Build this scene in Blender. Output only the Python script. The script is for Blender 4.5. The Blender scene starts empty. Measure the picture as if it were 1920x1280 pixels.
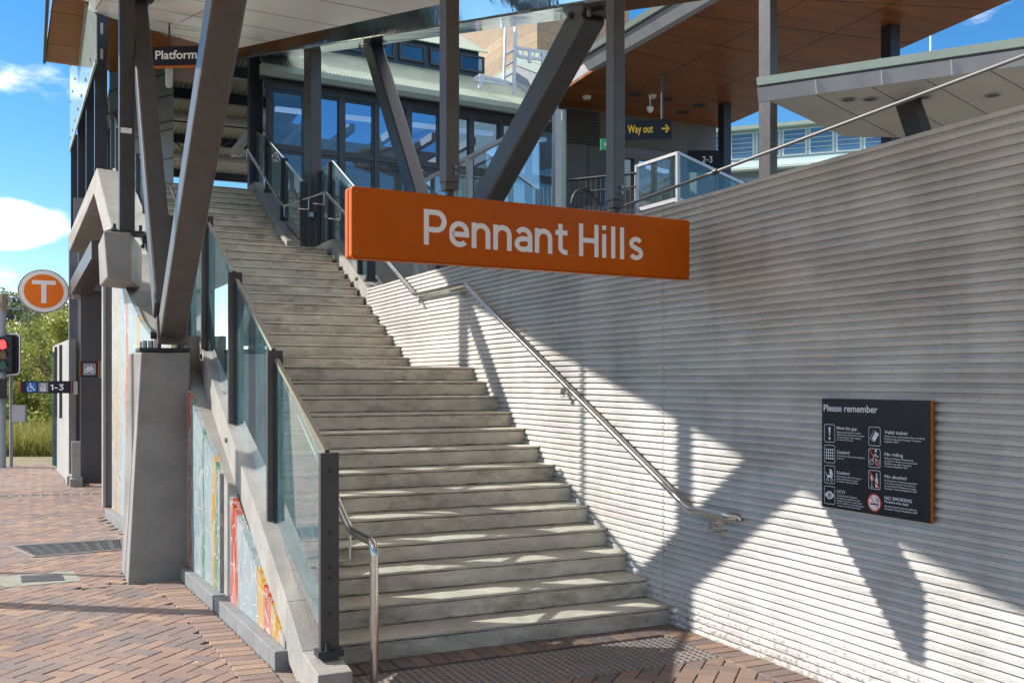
import bpy, bmesh, math, random
from mathutils import Vector, Matrix, Quaternion
random.seed(7)
scn = bpy.context.scene
COL = scn.collection
# ------------------------------------------------------------------ camera
YAW, FPX, EYE = 0.44, 1876.0, 1.8
cam = bpy.data.cameras.new("camera")
cam.sensor_width = 36.0
cam.lens = 36.0 * FPX / 1920.0
cam.shift_y = 75.0 / 1920.0
cam.clip_start, cam.clip_end = 0.05, 3000
camo = bpy.data.objects.new("camera", cam)
camo.location = (0, 0, EYE)
camo.rotation_euler = (math.pi / 2, 0, -YAW)
COL.objects.link(camo)
scn.camera = camo
# ------------------------------------------------------------------ sun and sky
SUN_TRAVEL = Vector((1.0, -0.66, -0.85)).normalized()
SUN_EL = math.asin(-SUN_TRAVEL.z)
SUN_ROT = math.atan2(-SUN_TRAVEL.x, -SUN_TRAVEL.y)
sl = bpy.data.lights.new("sun", 'SUN')
sl.energy = 3.3
sl.angle = math.radians(0.53)
sl.color = (1.0, 0.94, 0.85)
so = bpy.data.objects.new("sun", sl)
so.rotation_euler = SUN_TRAVEL.to_track_quat('-Z', 'Y').to_euler()
so.location = (-20, 15, 30)
COL.objects.link(so)
scn.view_settings.view_transform = 'Standard'
scn.view_settings.look = 'None'
scn.view_settings.exposure = 1.12
scn.view_settings.gamma = 1.0

def raydir(x, y):
    l, u = (x - 960) / FPX, (715 - y) / FPX
    s, c = math.sin(YAW), math.cos(YAW)
    return Vector((s + c * l, c - s * l, u))
def P(x, y, X=None, Y=None, Z=None, D=None):
    """measured point of the photograph taken back onto a real plane of the place"""
    d = raydir(x, y)
    if X is not None: t = X / d.x
    elif Y is not None: t = Y / d.y
    elif Z is not None: t = (Z - EYE) / d.z
    else: t = D
    return Vector((0, 0, EYE)) + d * t

world = bpy.data.worlds.new("World")
scn.world = world
world.use_nodes = True
nt = world.node_tree
for n in list(nt.nodes): nt.nodes.remove(n)
def N(t, **kw):
    n = nt.nodes.new(t)
    for k, v in kw.items(): setattr(n, k, v)
    return n
def build_world():
    out = N('ShaderNodeOutputWorld'); bg = N('ShaderNodeBackground')
    sky = N('ShaderNodeTexSky'); sky.sky_type = 'NISHITA'; sky.sun_disc = False
    sky.sun_elevation = SUN_EL; sky.sun_rotation = SUN_ROT
    sky.air_density = 1.0; sky.dust_density = 0.25; sky.ozone_density = 3.0; sky.altitude = 200
    tc = N('ShaderNodeTexCoord')
    # clouds: broad noise, plus two cumulus banks where the real ones stood
    mp = N('ShaderNodeMapping'); mp.inputs['Scale'].default_value = (1, 1, 2.3)
    no = N('ShaderNodeTexNoise'); no.inputs['Scale'].default_value = 7.0; no.inputs['Detail'].default_value = 9; no.inputs['Roughness'].default_value = 0.58
    nt.links.new(tc.outputs['Generated'], mp.inputs['Vector']); nt.links.new(mp.outputs['Vector'], no.inputs['Vector'])
    def blob(px, py, rx, rz, k):
        d = raydir(px, py).normalized()
        sub = N('ShaderNodeVectorMath', operation='SUBTRACT'); sub.inputs[1].default_value = d
        nt.links.new(tc.outputs['Generated'], sub.inputs[0])
        mul = N('ShaderNodeVectorMath', operation='MULTIPLY'); mul.inputs[1].default_value = (1 / rx, 1 / rx, 1 / rz)
        nt.links.new(sub.outputs[0], mul.inputs[0])
        ln = N('ShaderNodeVectorMath', operation='LENGTH'); nt.links.new(mul.outputs[0], ln.inputs[0])
        mr = N('ShaderNodeMapRange'); mr.inputs['From Min'].default_value = 0.0; mr.inputs['From Max'].default_value = 1.0
        mr.inputs['To Min'].default_value = k; mr.inputs['To Max'].default_value = 0.0
        nt.links.new(ln.outputs['Value'], mr.inputs['Value'])
        return mr.outputs[0]
    acc = None
    for b in ((60, 424, 0.066, 0.026, 0.50), (20, 150, 0.10, 0.022, 0.20), (60, 600, 0.26, 0.055, 0.36), (-40, 420, 0.07, 0.03, 0.4)):
        o = blob(*b)
        if acc is None: acc = o
        else:
            a = N('ShaderNodeMath', operation='ADD'); nt.links.new(acc, a.inputs[0]); nt.links.new(o, a.inputs[1]); acc = a.outputs[0]
    sz = N('ShaderNodeSeparateXYZ'); nt.links.new(tc.outputs['Generated'], sz.inputs[0])      # cloud added overhead, out of view, to lift the ambient light
    hi = N('ShaderNodeMapRange'); hi.interpolation_type = 'SMOOTHSTEP'; hi.inputs['From Min'].default_value = 0.40; hi.inputs['From Max'].default_value = 0.62; hi.inputs['To Max'].default_value = 0.36
    nt.links.new(sz.outputs['Z'], hi.inputs['Value'])
    a2 = N('ShaderNodeMath', operation='ADD'); nt.links.new(acc, a2.inputs[0]); nt.links.new(hi.outputs[0], a2.inputs[1]); acc = a2.outputs[0]
    add = N('ShaderNodeMath', operation='ADD'); nt.links.new(no.outputs['Fac'], add.inputs[0]); nt.links.new(acc, add.inputs[1])
    cr = N('ShaderNodeMapRange'); cr.interpolation_type = 'SMOOTHSTEP'
    cr.inputs['From Min'].default_value = 0.62; cr.inputs['From Max'].default_value = 0.84
    nt.links.new(add.outputs[0], cr.inputs['Value'])
    hs = N('ShaderNodeHueSaturation'); hs.inputs['Saturation'].default_value = 1.35; hs.inputs['Value'].default_value = 0.58
    nt.links.new(sky.outputs[0], hs.inputs['Color'])
    mix = N('ShaderNodeMix', data_type='RGBA')
    mix.inputs['B'].default_value = (6.0, 5.9, 5.8, 1)
    nt.links.new(cr.outputs[0], mix.inputs['Factor']); nt.links.new(hs.outputs[0], mix.inputs['A'])
    nt.links.new(mix.outputs['Result'], bg.inputs['Color'])
    bg.inputs['Strength'].default_value = 0.15
    nt.links.new(bg.outputs[0], out.inputs['Surface'])
build_world()

# ------------------------------------------------------------------ materials
MATS = {}
def newmat(name):
    m = bpy.data.materials.new(name); m.use_nodes = True
    t = m.node_tree; b = t.nodes['Principled BSDF']
    return m, t, b
def mat(name, c1, c2=None, rough=0.6, metal=0.0, scale=6.0, bump=0.0, bscale=60.0, c3=None, stain=0.0, stretch=(1, 1, 1), spec=None, coat=0.0):
    """noise-varied paint / concrete / metal in object space"""
    if name in MATS: return MATS[name]
    m, t, b = newmat(name); L = t.links.new
    tc = t.nodes.new('ShaderNodeTexCoord'); mp = t.nodes.new('ShaderNodeMapping'); mp.inputs['Scale'].default_value = stretch
    L(tc.outputs['Object'], mp.inputs['Vector'])
    if c2 is None: c2 = tuple(min(1, v * 1.08) for v in c1)
    no = t.nodes.new('ShaderNodeTexNoise'); no.inputs['Scale'].default_value = scale; no.inputs['Detail'].default_value = 8; no.inputs['Roughness'].default_value = 0.62
    L(mp.outputs[0], no.inputs['Vector'])
    rp = t.nodes.new('ShaderNodeValToRGB')
    rp.color_ramp.elements[0].position = 0.32; rp.color_ramp.elements[0].color = (*c1, 1)
    rp.color_ramp.elements[1].position = 0.68; rp.color_ramp.elements[1].color = (*c2, 1)
    L(no.outputs['Fac'], rp.inputs['Fac'])
    col = rp.outputs['Color']
    if c3 is not None and stain > 0:
        n2 = t.nodes.new('ShaderNodeTexNoise'); n2.inputs['Scale'].default_value = scale * 0.45; n2.inputs['Detail'].default_value = 10; n2.inputs['Roughness'].default_value = 0.7
        L(mp.outputs[0], n2.inputs['Vector'])
        mr = t.nodes.new('ShaderNodeMapRange'); mr.inputs['From Min'].default_value = 0.52; mr.inputs['From Max'].default_value = 0.70; mr.inputs['To Max'].default_value = stain
        L(n2.outputs['Fac'], mr.inputs['Value'])
        mx = t.nodes.new('ShaderNodeMix'); mx.data_type = 'RGBA'; mx.inputs['B'].default_value = (*c3, 1)
        L(mr.outputs[0], mx.inputs['Factor']); L(col, mx.inputs['A']); col = mx.outputs['Result']
        # fine specks
        n3 = t.nodes.new('ShaderNodeTexNoise'); n3.inputs['Scale'].default_value = 55; n3.inputs['Detail'].default_value = 4
        L(tc.outputs['Object'], n3.inputs['Vector'])
        m3 = t.nodes.new('ShaderNodeMapRange'); m3.inputs['From Min'].default_value = 0.66; m3.inputs['From Max'].default_value = 0.74; m3.inputs['To Max'].default_value = stain * 0.8
        L(n3.outputs['Fac'], m3.inputs['Value'])
        mx3 = t.nodes.new('ShaderNodeMix'); mx3.data_type = 'RGBA'; mx3.inputs['B'].default_value = (*[v * 0.5 for v in c3], 1)
        L(m3.outputs[0], mx3.inputs['Factor']); L(col, mx3.inputs['A']); col = mx3.outputs['Result']
    L(col, b.inputs['Base Color'])
    rr = t.nodes.new('ShaderNodeMapRange'); rr.inputs['To Min'].default_value = max(0.02, rough - 0.07); rr.inputs['To Max'].default_value = min(1, rough + 0.07)
    L(no.outputs['Fac'], rr.inputs['Value']); L(rr.outputs[0], b.inputs['Roughness'])
    b.inputs['Metallic'].default_value = metal
    if spec is not None: b.inputs['Specular IOR Level'].default_value = spec
    if coat: b.inputs['Coat Weight'].default_value = coat; b.inputs['Coat Roughness'].default_value = 0.12
    if bump > 0:
        nb = t.nodes.new('ShaderNodeTexNoise'); nb.inputs['Scale'].default_value = bscale; nb.inputs['Detail'].default_value = 6
        L(mp.outputs[0], nb.inputs['Vector'])
        bp = t.nodes.new('ShaderNodeBump'); bp.inputs['Strength'].default_value = bump; bp.inputs['Distance'].default_value = 0.01
        L(nb.outputs['Fac'], bp.inputs['Height']); L(bp.outputs[0], b.inputs['Normal'])
    MATS[name] = m
    return m
def glassmat(name, tint, refl=1.0, streak=0.0, ior=1.52, film=0.0, filmcol=(0.6, 0.7, 0.72)):
    if name in MATS: return MATS[name]
    m, t, b = newmat(name); L = t.links.new
    t.nodes.remove(b)
    out = t.nodes['Material Output']
    tr = t.nodes.new('ShaderNodeBsdfTransparent'); tr.inputs[0].default_value = (*tint, 1)
    gl = t.nodes.new('ShaderNodeBsdfGlossy'); gl.inputs['Roughness'].default_value = 0.015; gl.inputs[0].default_value = (0.93, 0.97, 1, 1)
    fr = t.nodes.new('ShaderNodeFresnel'); fr.inputs['IOR'].default_value = ior
    mu = t.nodes.new('ShaderNodeMath'); mu.operation = 'MULTIPLY'; mu.inputs[1].default_value = refl; mu.use_clamp = True
    L(fr.outputs[0], mu.inputs[0])
    mx = t.nodes.new('ShaderNodeMixShader'); L(mu.outputs[0], mx.inputs[0]); L(tr.outputs[0], mx.inputs[1]); L(gl.outputs[0], mx.inputs[2])
    res = mx.outputs[0]
    if film > 0:     # dust and wipe marks; the film colour also paints in reflections
        tc = t.nodes.new('ShaderNodeTexCoord'); mp = t.nodes.new('ShaderNodeMapping'); mp.inputs['Scale'].default_value = (3, 6, 1.6); mp.inputs['Rotation'].default_value = (0.5, 0, 0)
        L(tc.outputs['Object'], mp.inputs[0])
        no = t.nodes.new('ShaderNodeTexNoise'); no.inputs['Scale'].default_value = 2.2; no.inputs['Detail'].default_value = 8; no.inputs['Roughness'].default_value = 0.7
        L(mp.outputs[0], no.inputs['Vector'])
        mr = t.nodes.new('ShaderNodeMapRange'); mr.inputs['From Min'].default_value = 0.42; mr.inputs['From Max'].default_value = 0.75; mr.inputs['To Min'].default_value = film * 0.35; mr.inputs['To Max'].default_value = film
        L(no.outputs['Fac'], mr.inputs['Value'])
        df = t.nodes.new('ShaderNodeBsdfDiffuse'); df.inputs[0].default_value = (*filmcol, 1)
        m2 = t.nodes.new('ShaderNodeMixShader'); L(mr.outputs[0], m2.inputs[0]); L(res, m2.inputs[1]); L(df.outputs[0], m2.inputs[2]); res = m2.outputs[0]
    L(res, out.inputs['Surface'])
    MATS[name] = m
    return m
def emit(name, c, s):
    if name in MATS: return MATS[name]
    m, t, b = newmat(name)
    b.inputs['Base Color'].default_value = (*c, 1); b.inputs['Emission Color'].default_value = (*c, 1); b.inputs['Emission Strength'].default_value = s
    MATS[name] = m
    return m

CONC = mat('concrete', (0.25, 0.24, 0.225), (0.35, 0.335, 0.31), 0.85, scale=3.0, bump=0.35, bscale=70, c3=(0.17, 0.155, 0.14), stain=0.55)
CONCG = mat('concrete_grey', (0.20, 0.19, 0.18), (0.29, 0.275, 0.26), 0.8, scale=2.2, bump=0.2, bscale=50, c3=(0.12, 0.105, 0.09), stain=0.6)
STEPM = mat('step_concrete', (0.48, 0.435, 0.37), (0.74, 0.685, 0.60), 0.85, scale=4.5, bump=0.45, bscale=80, c3=(0.22, 0.195, 0.16), stain=0.9, stretch=(0.8, 1, 1.6))
WALLM = mat('ribbed_concrete', (0.47, 0.455, 0.435), (0.60, 0.585, 0.565), 0.88, scale=2.6, bump=0.55, bscale=55, c3=(0.33, 0.31, 0.29), stain=0.6, stretch=(1, 0.45, 1.6))
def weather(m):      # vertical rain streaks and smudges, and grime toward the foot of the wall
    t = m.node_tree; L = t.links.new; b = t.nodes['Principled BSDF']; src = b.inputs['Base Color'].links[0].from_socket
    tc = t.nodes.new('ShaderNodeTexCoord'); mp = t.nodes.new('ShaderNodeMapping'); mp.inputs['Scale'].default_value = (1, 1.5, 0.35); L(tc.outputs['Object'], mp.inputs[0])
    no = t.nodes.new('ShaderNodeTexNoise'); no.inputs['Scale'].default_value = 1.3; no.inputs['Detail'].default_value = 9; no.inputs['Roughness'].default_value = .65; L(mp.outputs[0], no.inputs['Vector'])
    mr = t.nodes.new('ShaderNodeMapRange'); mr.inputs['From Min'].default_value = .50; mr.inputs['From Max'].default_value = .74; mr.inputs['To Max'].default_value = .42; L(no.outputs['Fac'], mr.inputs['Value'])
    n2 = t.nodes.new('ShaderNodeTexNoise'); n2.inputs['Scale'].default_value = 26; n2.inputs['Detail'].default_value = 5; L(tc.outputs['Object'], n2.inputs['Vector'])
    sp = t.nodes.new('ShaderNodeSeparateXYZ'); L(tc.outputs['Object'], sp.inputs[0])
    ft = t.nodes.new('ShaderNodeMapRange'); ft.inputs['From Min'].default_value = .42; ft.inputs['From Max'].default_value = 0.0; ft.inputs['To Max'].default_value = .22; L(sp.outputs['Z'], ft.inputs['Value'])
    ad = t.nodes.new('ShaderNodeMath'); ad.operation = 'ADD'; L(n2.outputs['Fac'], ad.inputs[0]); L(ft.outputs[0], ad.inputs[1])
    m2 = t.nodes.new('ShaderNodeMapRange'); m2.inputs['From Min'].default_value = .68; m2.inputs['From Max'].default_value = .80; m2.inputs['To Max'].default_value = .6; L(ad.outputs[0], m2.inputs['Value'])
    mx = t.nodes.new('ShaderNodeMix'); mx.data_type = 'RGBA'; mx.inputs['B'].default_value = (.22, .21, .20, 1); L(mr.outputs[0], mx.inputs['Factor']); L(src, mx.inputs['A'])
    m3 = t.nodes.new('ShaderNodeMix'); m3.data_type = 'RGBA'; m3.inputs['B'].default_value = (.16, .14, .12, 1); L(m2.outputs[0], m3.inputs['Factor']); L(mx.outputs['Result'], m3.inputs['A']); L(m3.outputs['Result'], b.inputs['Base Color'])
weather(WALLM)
STEEL = mat('charcoal_paint', (0.056, 0.053, 0.054), (0.072, 0.069, 0.069), 0.42, metal=0.2, scale=8, bump=0.04, bscale=200)
STEELB = mat('navy_grey_paint', (0.022, 0.027, 0.040), (0.030, 0.036, 0.050), 0.4, metal=0.2, scale=8)
STEELW = mat('warm_grey_paint', (0.088, 0.077, 0.070), (0.115, 0.103, 0.095), 0.4, metal=0.3, scale=7, bump=0.03, bscale=220)
STAIN = mat('brushed_stainless', (0.60, 0.58, 0.55), (0.70, 0.68, 0.65), 0.2, metal=1.0, scale=20)
MIRR = mat('polished_stainless', (0.62, 0.62, 0.60), (0.72, 0.71, 0.69), 0.06, metal=1.0, scale=1.3, bump=1.0, bscale=1.1)
SOFF = mat('silver_soffit', (0.80, 0.785, 0.76), (0.86, 0.845, 0.82), 0.36, metal=0.2, scale=2.0)
CREAM = mat('cream_soffit', (0.42, 0.405, 0.34), (0.47, 0.455, 0.39), 0.55, scale=2.0)
GREYP = mat('grey_fascia', (0.33, 0.33, 0.345), (0.39, 0.39, 0.40), 0.4, metal=0.3, scale=3)
GREENP = mat('pale_green_paint', (0.30, 0.36, 0.31), (0.35, 0.41, 0.36), 0.5, scale=3)
ORANGE = mat('orange_enamel', (0.50, 0.098, 0.001), (0.55, 0.112, 0.002), 0.38, scale=4, spec=0.2)
WHITEP = mat('white_letter', (0.88, 0.86, 0.86), None, 0.45)
SIGNK = mat('sign_black', (0.017, 0.019, 0.026), (0.022, 0.024, 0.032), 0.42, scale=5, spec=0.2)
YELL = mat('sign_yellow', (0.80, 0.50, 0.02), None, 0.5)
REDM = mat('sign_red', (0.65, 0.06, 0.03), None, 0.5)
BLUEM = mat('sign_blue', (0.02, 0.12, 0.42), None, 0.5)
GREYL = mat('sign_grey', (0.22, 0.21, 0.23), None, 0.5)
GL = glassmat('balustrade_glass', (0.78, 0.86, 0.87), 2.0, film=0.24, filmcol=(0.17, 0.40, 0.46))  # teal reflections painted into the film colour
GLG = glassmat('green_glass', (0.42, 0.66, 0.64), 1.6, film=0.15, filmcol=(0.35, 0.5, 0.5))
BLACKI = mat('dark_metal', (0.02, 0.022, 0.026), None, 0.5)
BOLT = mat('bolt_grey', (0.28, 0.28, 0.30), None, 0.35, metal=0.8)
PLINTH = mat('plinth_grey', (0.16, 0.168, 0.175), (0.23, 0.24, 0.245), 0.6, scale=9, bump=0.1)

# ------------------------------------------------------------------ mesh helpers
class MB:
    def __init__(s): s.v = []; s.f = []; s.mi = []; s.cm = 0
    def add(s, vs, fs):
        o = len(s.v); s.v += [tuple(v) for v in vs]
        for f in fs: s.f.append([i + o for i in f]); s.mi.append(s.cm)
        return s
    def box(s, c, size, M=None):
        hx, hy, hz = [q / 2 for q in size]; c = Vector(c)
        vs = [Vector((x, y, z)) for x in (-hx, hx) for y in (-hy, hy) for z in (-hz, hz)]
        if M is not None: vs = [M @ v for v in vs]
        return s.add([c + v for v in vs], [(0, 1, 3, 2), (4, 6, 7, 5), (0, 4, 5, 1), (2, 3, 7, 6), (0, 2, 6, 4), (1, 5, 7, 3)])
    def bb(s, a, b):
        a, b = Vector(a), Vector(b)
        return s.box((a + b) / 2, [abs(q) for q in (b - a)])
    def hexa(s, bot, top):
        """bot, top: 4 points each, same order"""
        return s.add(list(bot) + list(top), [(3, 2, 1, 0), (4, 5, 6, 7), (0, 1, 5, 4), (1, 2, 6, 5), (2, 3, 7, 6), (3, 0, 4, 7)])
    def prism(s, poly, off):
        n = len(poly); off = Vector(off)
        a = [Vector(p) for p in poly]; b = [p + off for p in a]
        fs = [tuple(range(n))[::-1], tuple(range(n, 2 * n))] + [(i, (i + 1) % n, n + (i + 1) % n, n + i) for i in range(n)]
        return s.add(a + b, fs)
    def beam(s, a, b, w, h, up=(0, 0, 1)):
        a, b = Vector(a), Vector(b); d = (b - a).normalized(); u = Vector(up)
        sx = d.cross(u)
        if sx.length < 1e-4: sx = d.cross(Vector((0, 1, 0)))
        sx.normalize(); sz = sx.cross(d).normalized()
        q = lambda p: [p + sx * (i * w / 2) + sz * (j * h / 2) for i, j in ((-1, -1), (1, -1), (1, 1), (-1, 1))]
        return s.hexa(q(a), q(b))
    def tube(s, pts, r, n=12, cap=True):
        pts = [Vector(p) for p in pts]; o = len(s.v); prev = None
        for i, p in enumerate(pts):
            if i == 0: d = pts[1] - p
            elif i == len(pts) - 1: d = p - pts[i - 1]
            else: d = (pts[i + 1] - p).normalized() + (p - pts[i - 1]).normalized()
            d.normalize()
            if prev is None:
                u = d.orthogonal().normalized()
            else:
                u = prev - d * prev.dot(d); u.normalize()
            prev = u; w = d.cross(u); rr = r[i] if isinstance(r, (list, tuple)) else r
            for k in range(n):
                a = 2 * math.pi * k / n
                s.v.append(tuple(p + (u * math.cos(a) + w * math.sin(a)) * rr))
        m = len(pts)
        for i in range(m - 1):
            for k in range(n):
                s.f.append([o + i * n + k, o + i * n + (k + 1) % n, o + (i + 1) * n + (k + 1) % n, o + (i + 1) * n + k]); s.mi.append(s.cm)
        if cap:
            s.f.append([o + k for k in range(n)][::-1]); s.mi.append(s.cm)
            s.f.append([o + (m - 1) * n + k for k in range(n)]); s.mi.append(s.cm)
        return s
    def build(s, name, m, parent=None, smooth=False, bevel=0, label=None, kind=None):
        me = bpy.data.meshes.new(name); me.from_pydata(s.v, [], s.f)
        ms = m if isinstance(m, (list, tuple)) else [m]
        for q in ms: me.materials.append(q)
        for p, i in zip(me.polygons, s.mi):
            p.material_index = min(i, len(ms) - 1); p.use_smooth = smooth
        bm = bmesh.new(); bm.from_mesh(me); bmesh.ops.recalc_face_normals(bm, faces=bm.faces); bm.to_mesh(me); bm.free()
        o = bpy.data.objects.new(name, me); COL.objects.link(o)
        if bevel:
            bv = o.modifiers.new('b', 'BEVEL'); bv.width = bevel; bv.segments = 2; bv.limit_method = 'ANGLE'; bv.angle_limit = 0.6
        if smooth:
            try: me.set_sharp_from_angle(angle=math.radians(40))
            except Exception: pass
        if parent is not None: attach(o, parent)
        if label: o['label'] = label
        if kind: o['kind'] = kind
        return o
def attach(o, parent):
    base = Vector((0, 0, 0)); p = parent
    while p is not None: base += Vector(p.location); p = p.parent
    o.parent = parent
    if parent.type == 'EMPTY': o.matrix_parent_inverse = Matrix.Translation(-base)
def thing(name, label, cat, loc=(0, 0, 0), group=None):
    o = bpy.data.objects.new(name, None); COL.objects.link(o)
    o.empty_display_size = 0.1; o.location = loc
    o['label'] = label; o['category'] = cat
    if group: o['group'] = group
    return o
def tag(o, label, cat, group=None):
    o['label'] = label; o['category'] = cat
    if group: o['group'] = group
    return o
def bend(pts, r=0.05, n=5):
    """rounds the corners of a tube path"""
    pts = [Vector(p) for p in pts]; out = [pts[0]]
    for i in range(1, len(pts) - 1):
        a, b, c = pts[i - 1], pts[i], pts[i + 1]
        rr = min(r, (a - b).length * 0.45, (c - b).length * 0.45)
        p0 = b + (a - b).normalized() * rr; p1 = b + (c - b).normalized() * rr
        for k in range(n + 1):
            t = k / n; out.append(p0 * (1 - t) ** 2 + b * 2 * t * (1 - t) + p1 * t * t)
    out.append(pts[-1]); return out
_tc = {}
def text_shape(txt, offset=0.0, spacing=1.0):
    key = (txt, offset, spacing)
    if key in _tc: return _tc[key]
    cu = bpy.data.curves.new('t', 'FONT'); cu.body = txt; cu.size = 1; cu.offset = offset; cu.space_character = spacing; cu.resolution_u = 4
    o = bpy.data.objects.new('t', cu); COL.objects.link(o)
    dg = bpy.context.evaluated_depsgraph_get(); me = bpy.data.meshes.new_from_object(o.evaluated_get(dg))
    vs = [v.co.copy() for v in me.vertices]; fs = [tuple(p.vertices) for p in me.polygons]
    bpy.data.objects.remove(o); bpy.data.curves.remove(cu); bpy.data.meshes.remove(me)
    _tc[key] = (vs, fs)
    return _tc[key]
def text(mb, txt, org, ux, uz, width=None, height=None, nrm=None, offset=0.0, spacing=1.0, capref=0.73):
    """lays lettering as thin flat shapes; height = cap height; width fits the line"""
    vs, fs = text_shape(txt, offset, spacing)
    x0 = min(v.x for v in vs); x1 = max(v.x for v in vs)
    sy = height / capref if height else 1
    sx = width / (x1 - x0) if width else sy
    ux, uz, org = Vector(ux), Vector(uz), Vector(org)
    mb.add([org + ux * ((v.x - x0) * sx) + uz * (v.y * sy) for v in vs], fs)
    return mb
def arc(cx, cy, rx, ry, a0, a1, n=10):
    return [(cx + rx * math.cos(math.radians(a0 + (a1 - a0) * k / n)), cy + ry * math.sin(math.radians(a0 + (a1 - a0) * k / n))) for k in range(n + 1)]
GLY = {   # plain grotesque letters as centre lines, cap height 1
 'P': (0.70, [[(0.08, 0), (0.08, 1.0)], [(0.08, .925), (.36, .925)] + arc(.38, .68, .225, .245, 90, -90, 14) + [(.36, .435), (.08, .435)]]),
 'e': (0.62, [[(.10, .365), (.53, .365)] + arc(.305, .43, .225, .235, 0, 180, 14) + [(.08, .30)] + arc(.31, .30, .23, .225, 180, 318, 12)]),
 'n': (0.62, [[(.08, 0), (.08, .74)], [(.08, .44)] + arc(.30, .45, .215, .215, 165, 0, 10) + [(.515, 0)]]),
 'a': (0.61, [[(.515, 0), (.515, .45)] + arc(.30, .45, .215, .215, 0, 150, 10), [(.515, .385), (.27, .385)] + arc(.27, .23, .185, .155, 90, 270, 10) + arc(.33, .24, .19, .165, 270, 350, 6)]),
 't': (0.47, [[(.19, .93), (.19, .26)] + arc(.36, .24, .17, .165, 180, 270, 7) + [(.43, .075)], [(.02, .665), (.43, .665)]]),
 'H': (0.76, [[(.08, 0), (.08, 1)], [(.62, 0), (.62, 1)], [(.08, .50), (.62, .50)]]),
 'i': (0.27, [[(.08, 0), (.08, .74)], [(.08, .86), (.08, 1.0)]]),
 'l': (0.27, [[(.08, 0), (.08, 1.0)]]),
 's': (0.56, [arc(.27, .52, .175, .145, 25, 180, 9) + arc(.27, .52, .175, .12, 180, 250, 5) + arc(.27, .22, .19, .14, 80, 0, 7) + arc(.27, .22, .19, .145, 0, -155, 10)]),
 ' ': (0.24, []), '-': (0.5, [[(.04, .40), (.42, .40)]]), '1': (0.40, [[(.26, 0), (.26, .96)], [(.03, .76), (.24, .93)]]),
 '3': (0.66, [[(.08, .925), (.53, .925), (.28, .60)] + arc(.28, .33, .25, .255, 80, -150, 14)]),
 '2': (0.66, [arc(.31, .69, .23, .235, 160, -20, 10) + [(.10, .08), (.56, .08)]])}
def ribbon(mb, pts, w, f):
    P_ = [Vector((x, y)) for x, y in pts]; P_ = [p for i, p in enumerate(P_) if i == 0 or (p - P_[i - 1]).length > 1e-4]; L_ = []
    for i, p in enumerate(P_):
        if i == 0: d = (P_[1] - p).normalized(); k = 1
        elif i == len(P_) - 1: d = (p - P_[i - 1]).normalized(); k = 1
        else:
            d1 = (p - P_[i - 1]).normalized(); d2 = (P_[i + 1] - p).normalized(); d = (d1 + d2).normalized(); k = 1 / max(.5, d.dot(d2))
        n = Vector((-d.y, d.x)) * w / 2 * k; L_ += [f(p + n), f(p - n)]
    mb.add(L_, [(2 * i, 2 * i + 1, 2 * i + 3, 2 * i + 2) for i in range(len(P_) - 1)])
def plain(mb, txt, org, ux, uz, width, height, w=0.155, track=0.055):
    tot = sum(GLY[c][0] + track for c in txt) - track; sx = width / tot; x = 0; ux, uz, org = Vector(ux), Vector(uz), Vector(org); j = 0
    for c in txt:
        for pth in GLY[c][1]:
            j += 1; off = uz.cross(ux) * (-0.00012 * (j % 5))
            ribbon(mb, pth, w, lambda p: org + off + ux * ((x + p.x) * sx) + uz * (p.y * height))
        x += GLY[c][0] + track
def disc(mb, c, ux, uz, r, n=32, r2=None):
    c, ux, uz = Vector(c), Vector(ux), Vector(uz); r2 = r2 or r
    mb.add([c + ux * (r * math.cos(2 * math.pi * k / n)) + uz * (r2 * math.sin(2 * math.pi * k / n)) for k in range(n)], [tuple(range(n))])
def ring(mb, c, ux, uz, r, w, n=32):
    c, ux, uz = Vector(c), Vector(ux), Vector(uz); o = []
    for q in (r, r - w):
        o += [c + ux * (q * math.cos(2 * math.pi * k / n)) + uz * (q * math.sin(2 * math.pi * k / n)) for k in range(n)]
    mb.add(o, [(k, (k + 1) % n, n + (k + 1) % n, n + k) for k in range(n)])
def stroke(mb, pts, ux, uz, org, w):
    """polyline of flat strokes in a local plane"""
    ux, uz, org = Vector(ux), Vector(uz), Vector(org)
    for (a, b) in zip(pts[:-1], pts[1:]):
        a, b = Vector((a[0], a[1], 0)), Vector((b[0], b[1], 0)); d = (b - a)
        if d.length < 1e-6: continue
        d.normalize(); nn = Vector((-d.y, d.x, 0)) * w / 2; e = d * w * 0.3
        q = [a - e - nn, b + e - nn, b + e + nn, a - e + nn]
        mb.add([org + ux * p.x + uz * p.y for p in q], [(0, 1, 2, 3)])
def rrect(mb, c, ux, uz, w, h, t, r=0.15):
    """rounded outline frame"""
    c, ux, uz = Vector(c), Vector(ux), Vector(uz); rr = min(w, h) * r
    def path(w, h, rr):
        o = []
        for cx, cy, a0 in ((w / 2 - rr, h / 2 - rr, 0), (-w / 2 + rr, h / 2 - rr, 90), (-w / 2 + rr, -h / 2 + rr, 180), (w / 2 - rr, -h / 2 + rr, 270)):
            for k in range(5):
                a = math.radians(a0 + k * 22.5); o.append((cx + rr * math.cos(a), cy + rr * math.sin(a)))
        return o
    A = path(w, h, rr); n = len(A)
    if t is None:
        mb.add([c + ux * x + uz * y for x, y in A], [tuple(range(n))]); return
    B = path(w - 2 * t, h - 2 * t, max(rr - t, 0.0005))
    mb.add([c + ux * x + uz * y for x, y in A + B], [(k, (k + 1) % n, n + (k + 1) % n, n + k) for k in range(n)])
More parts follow.
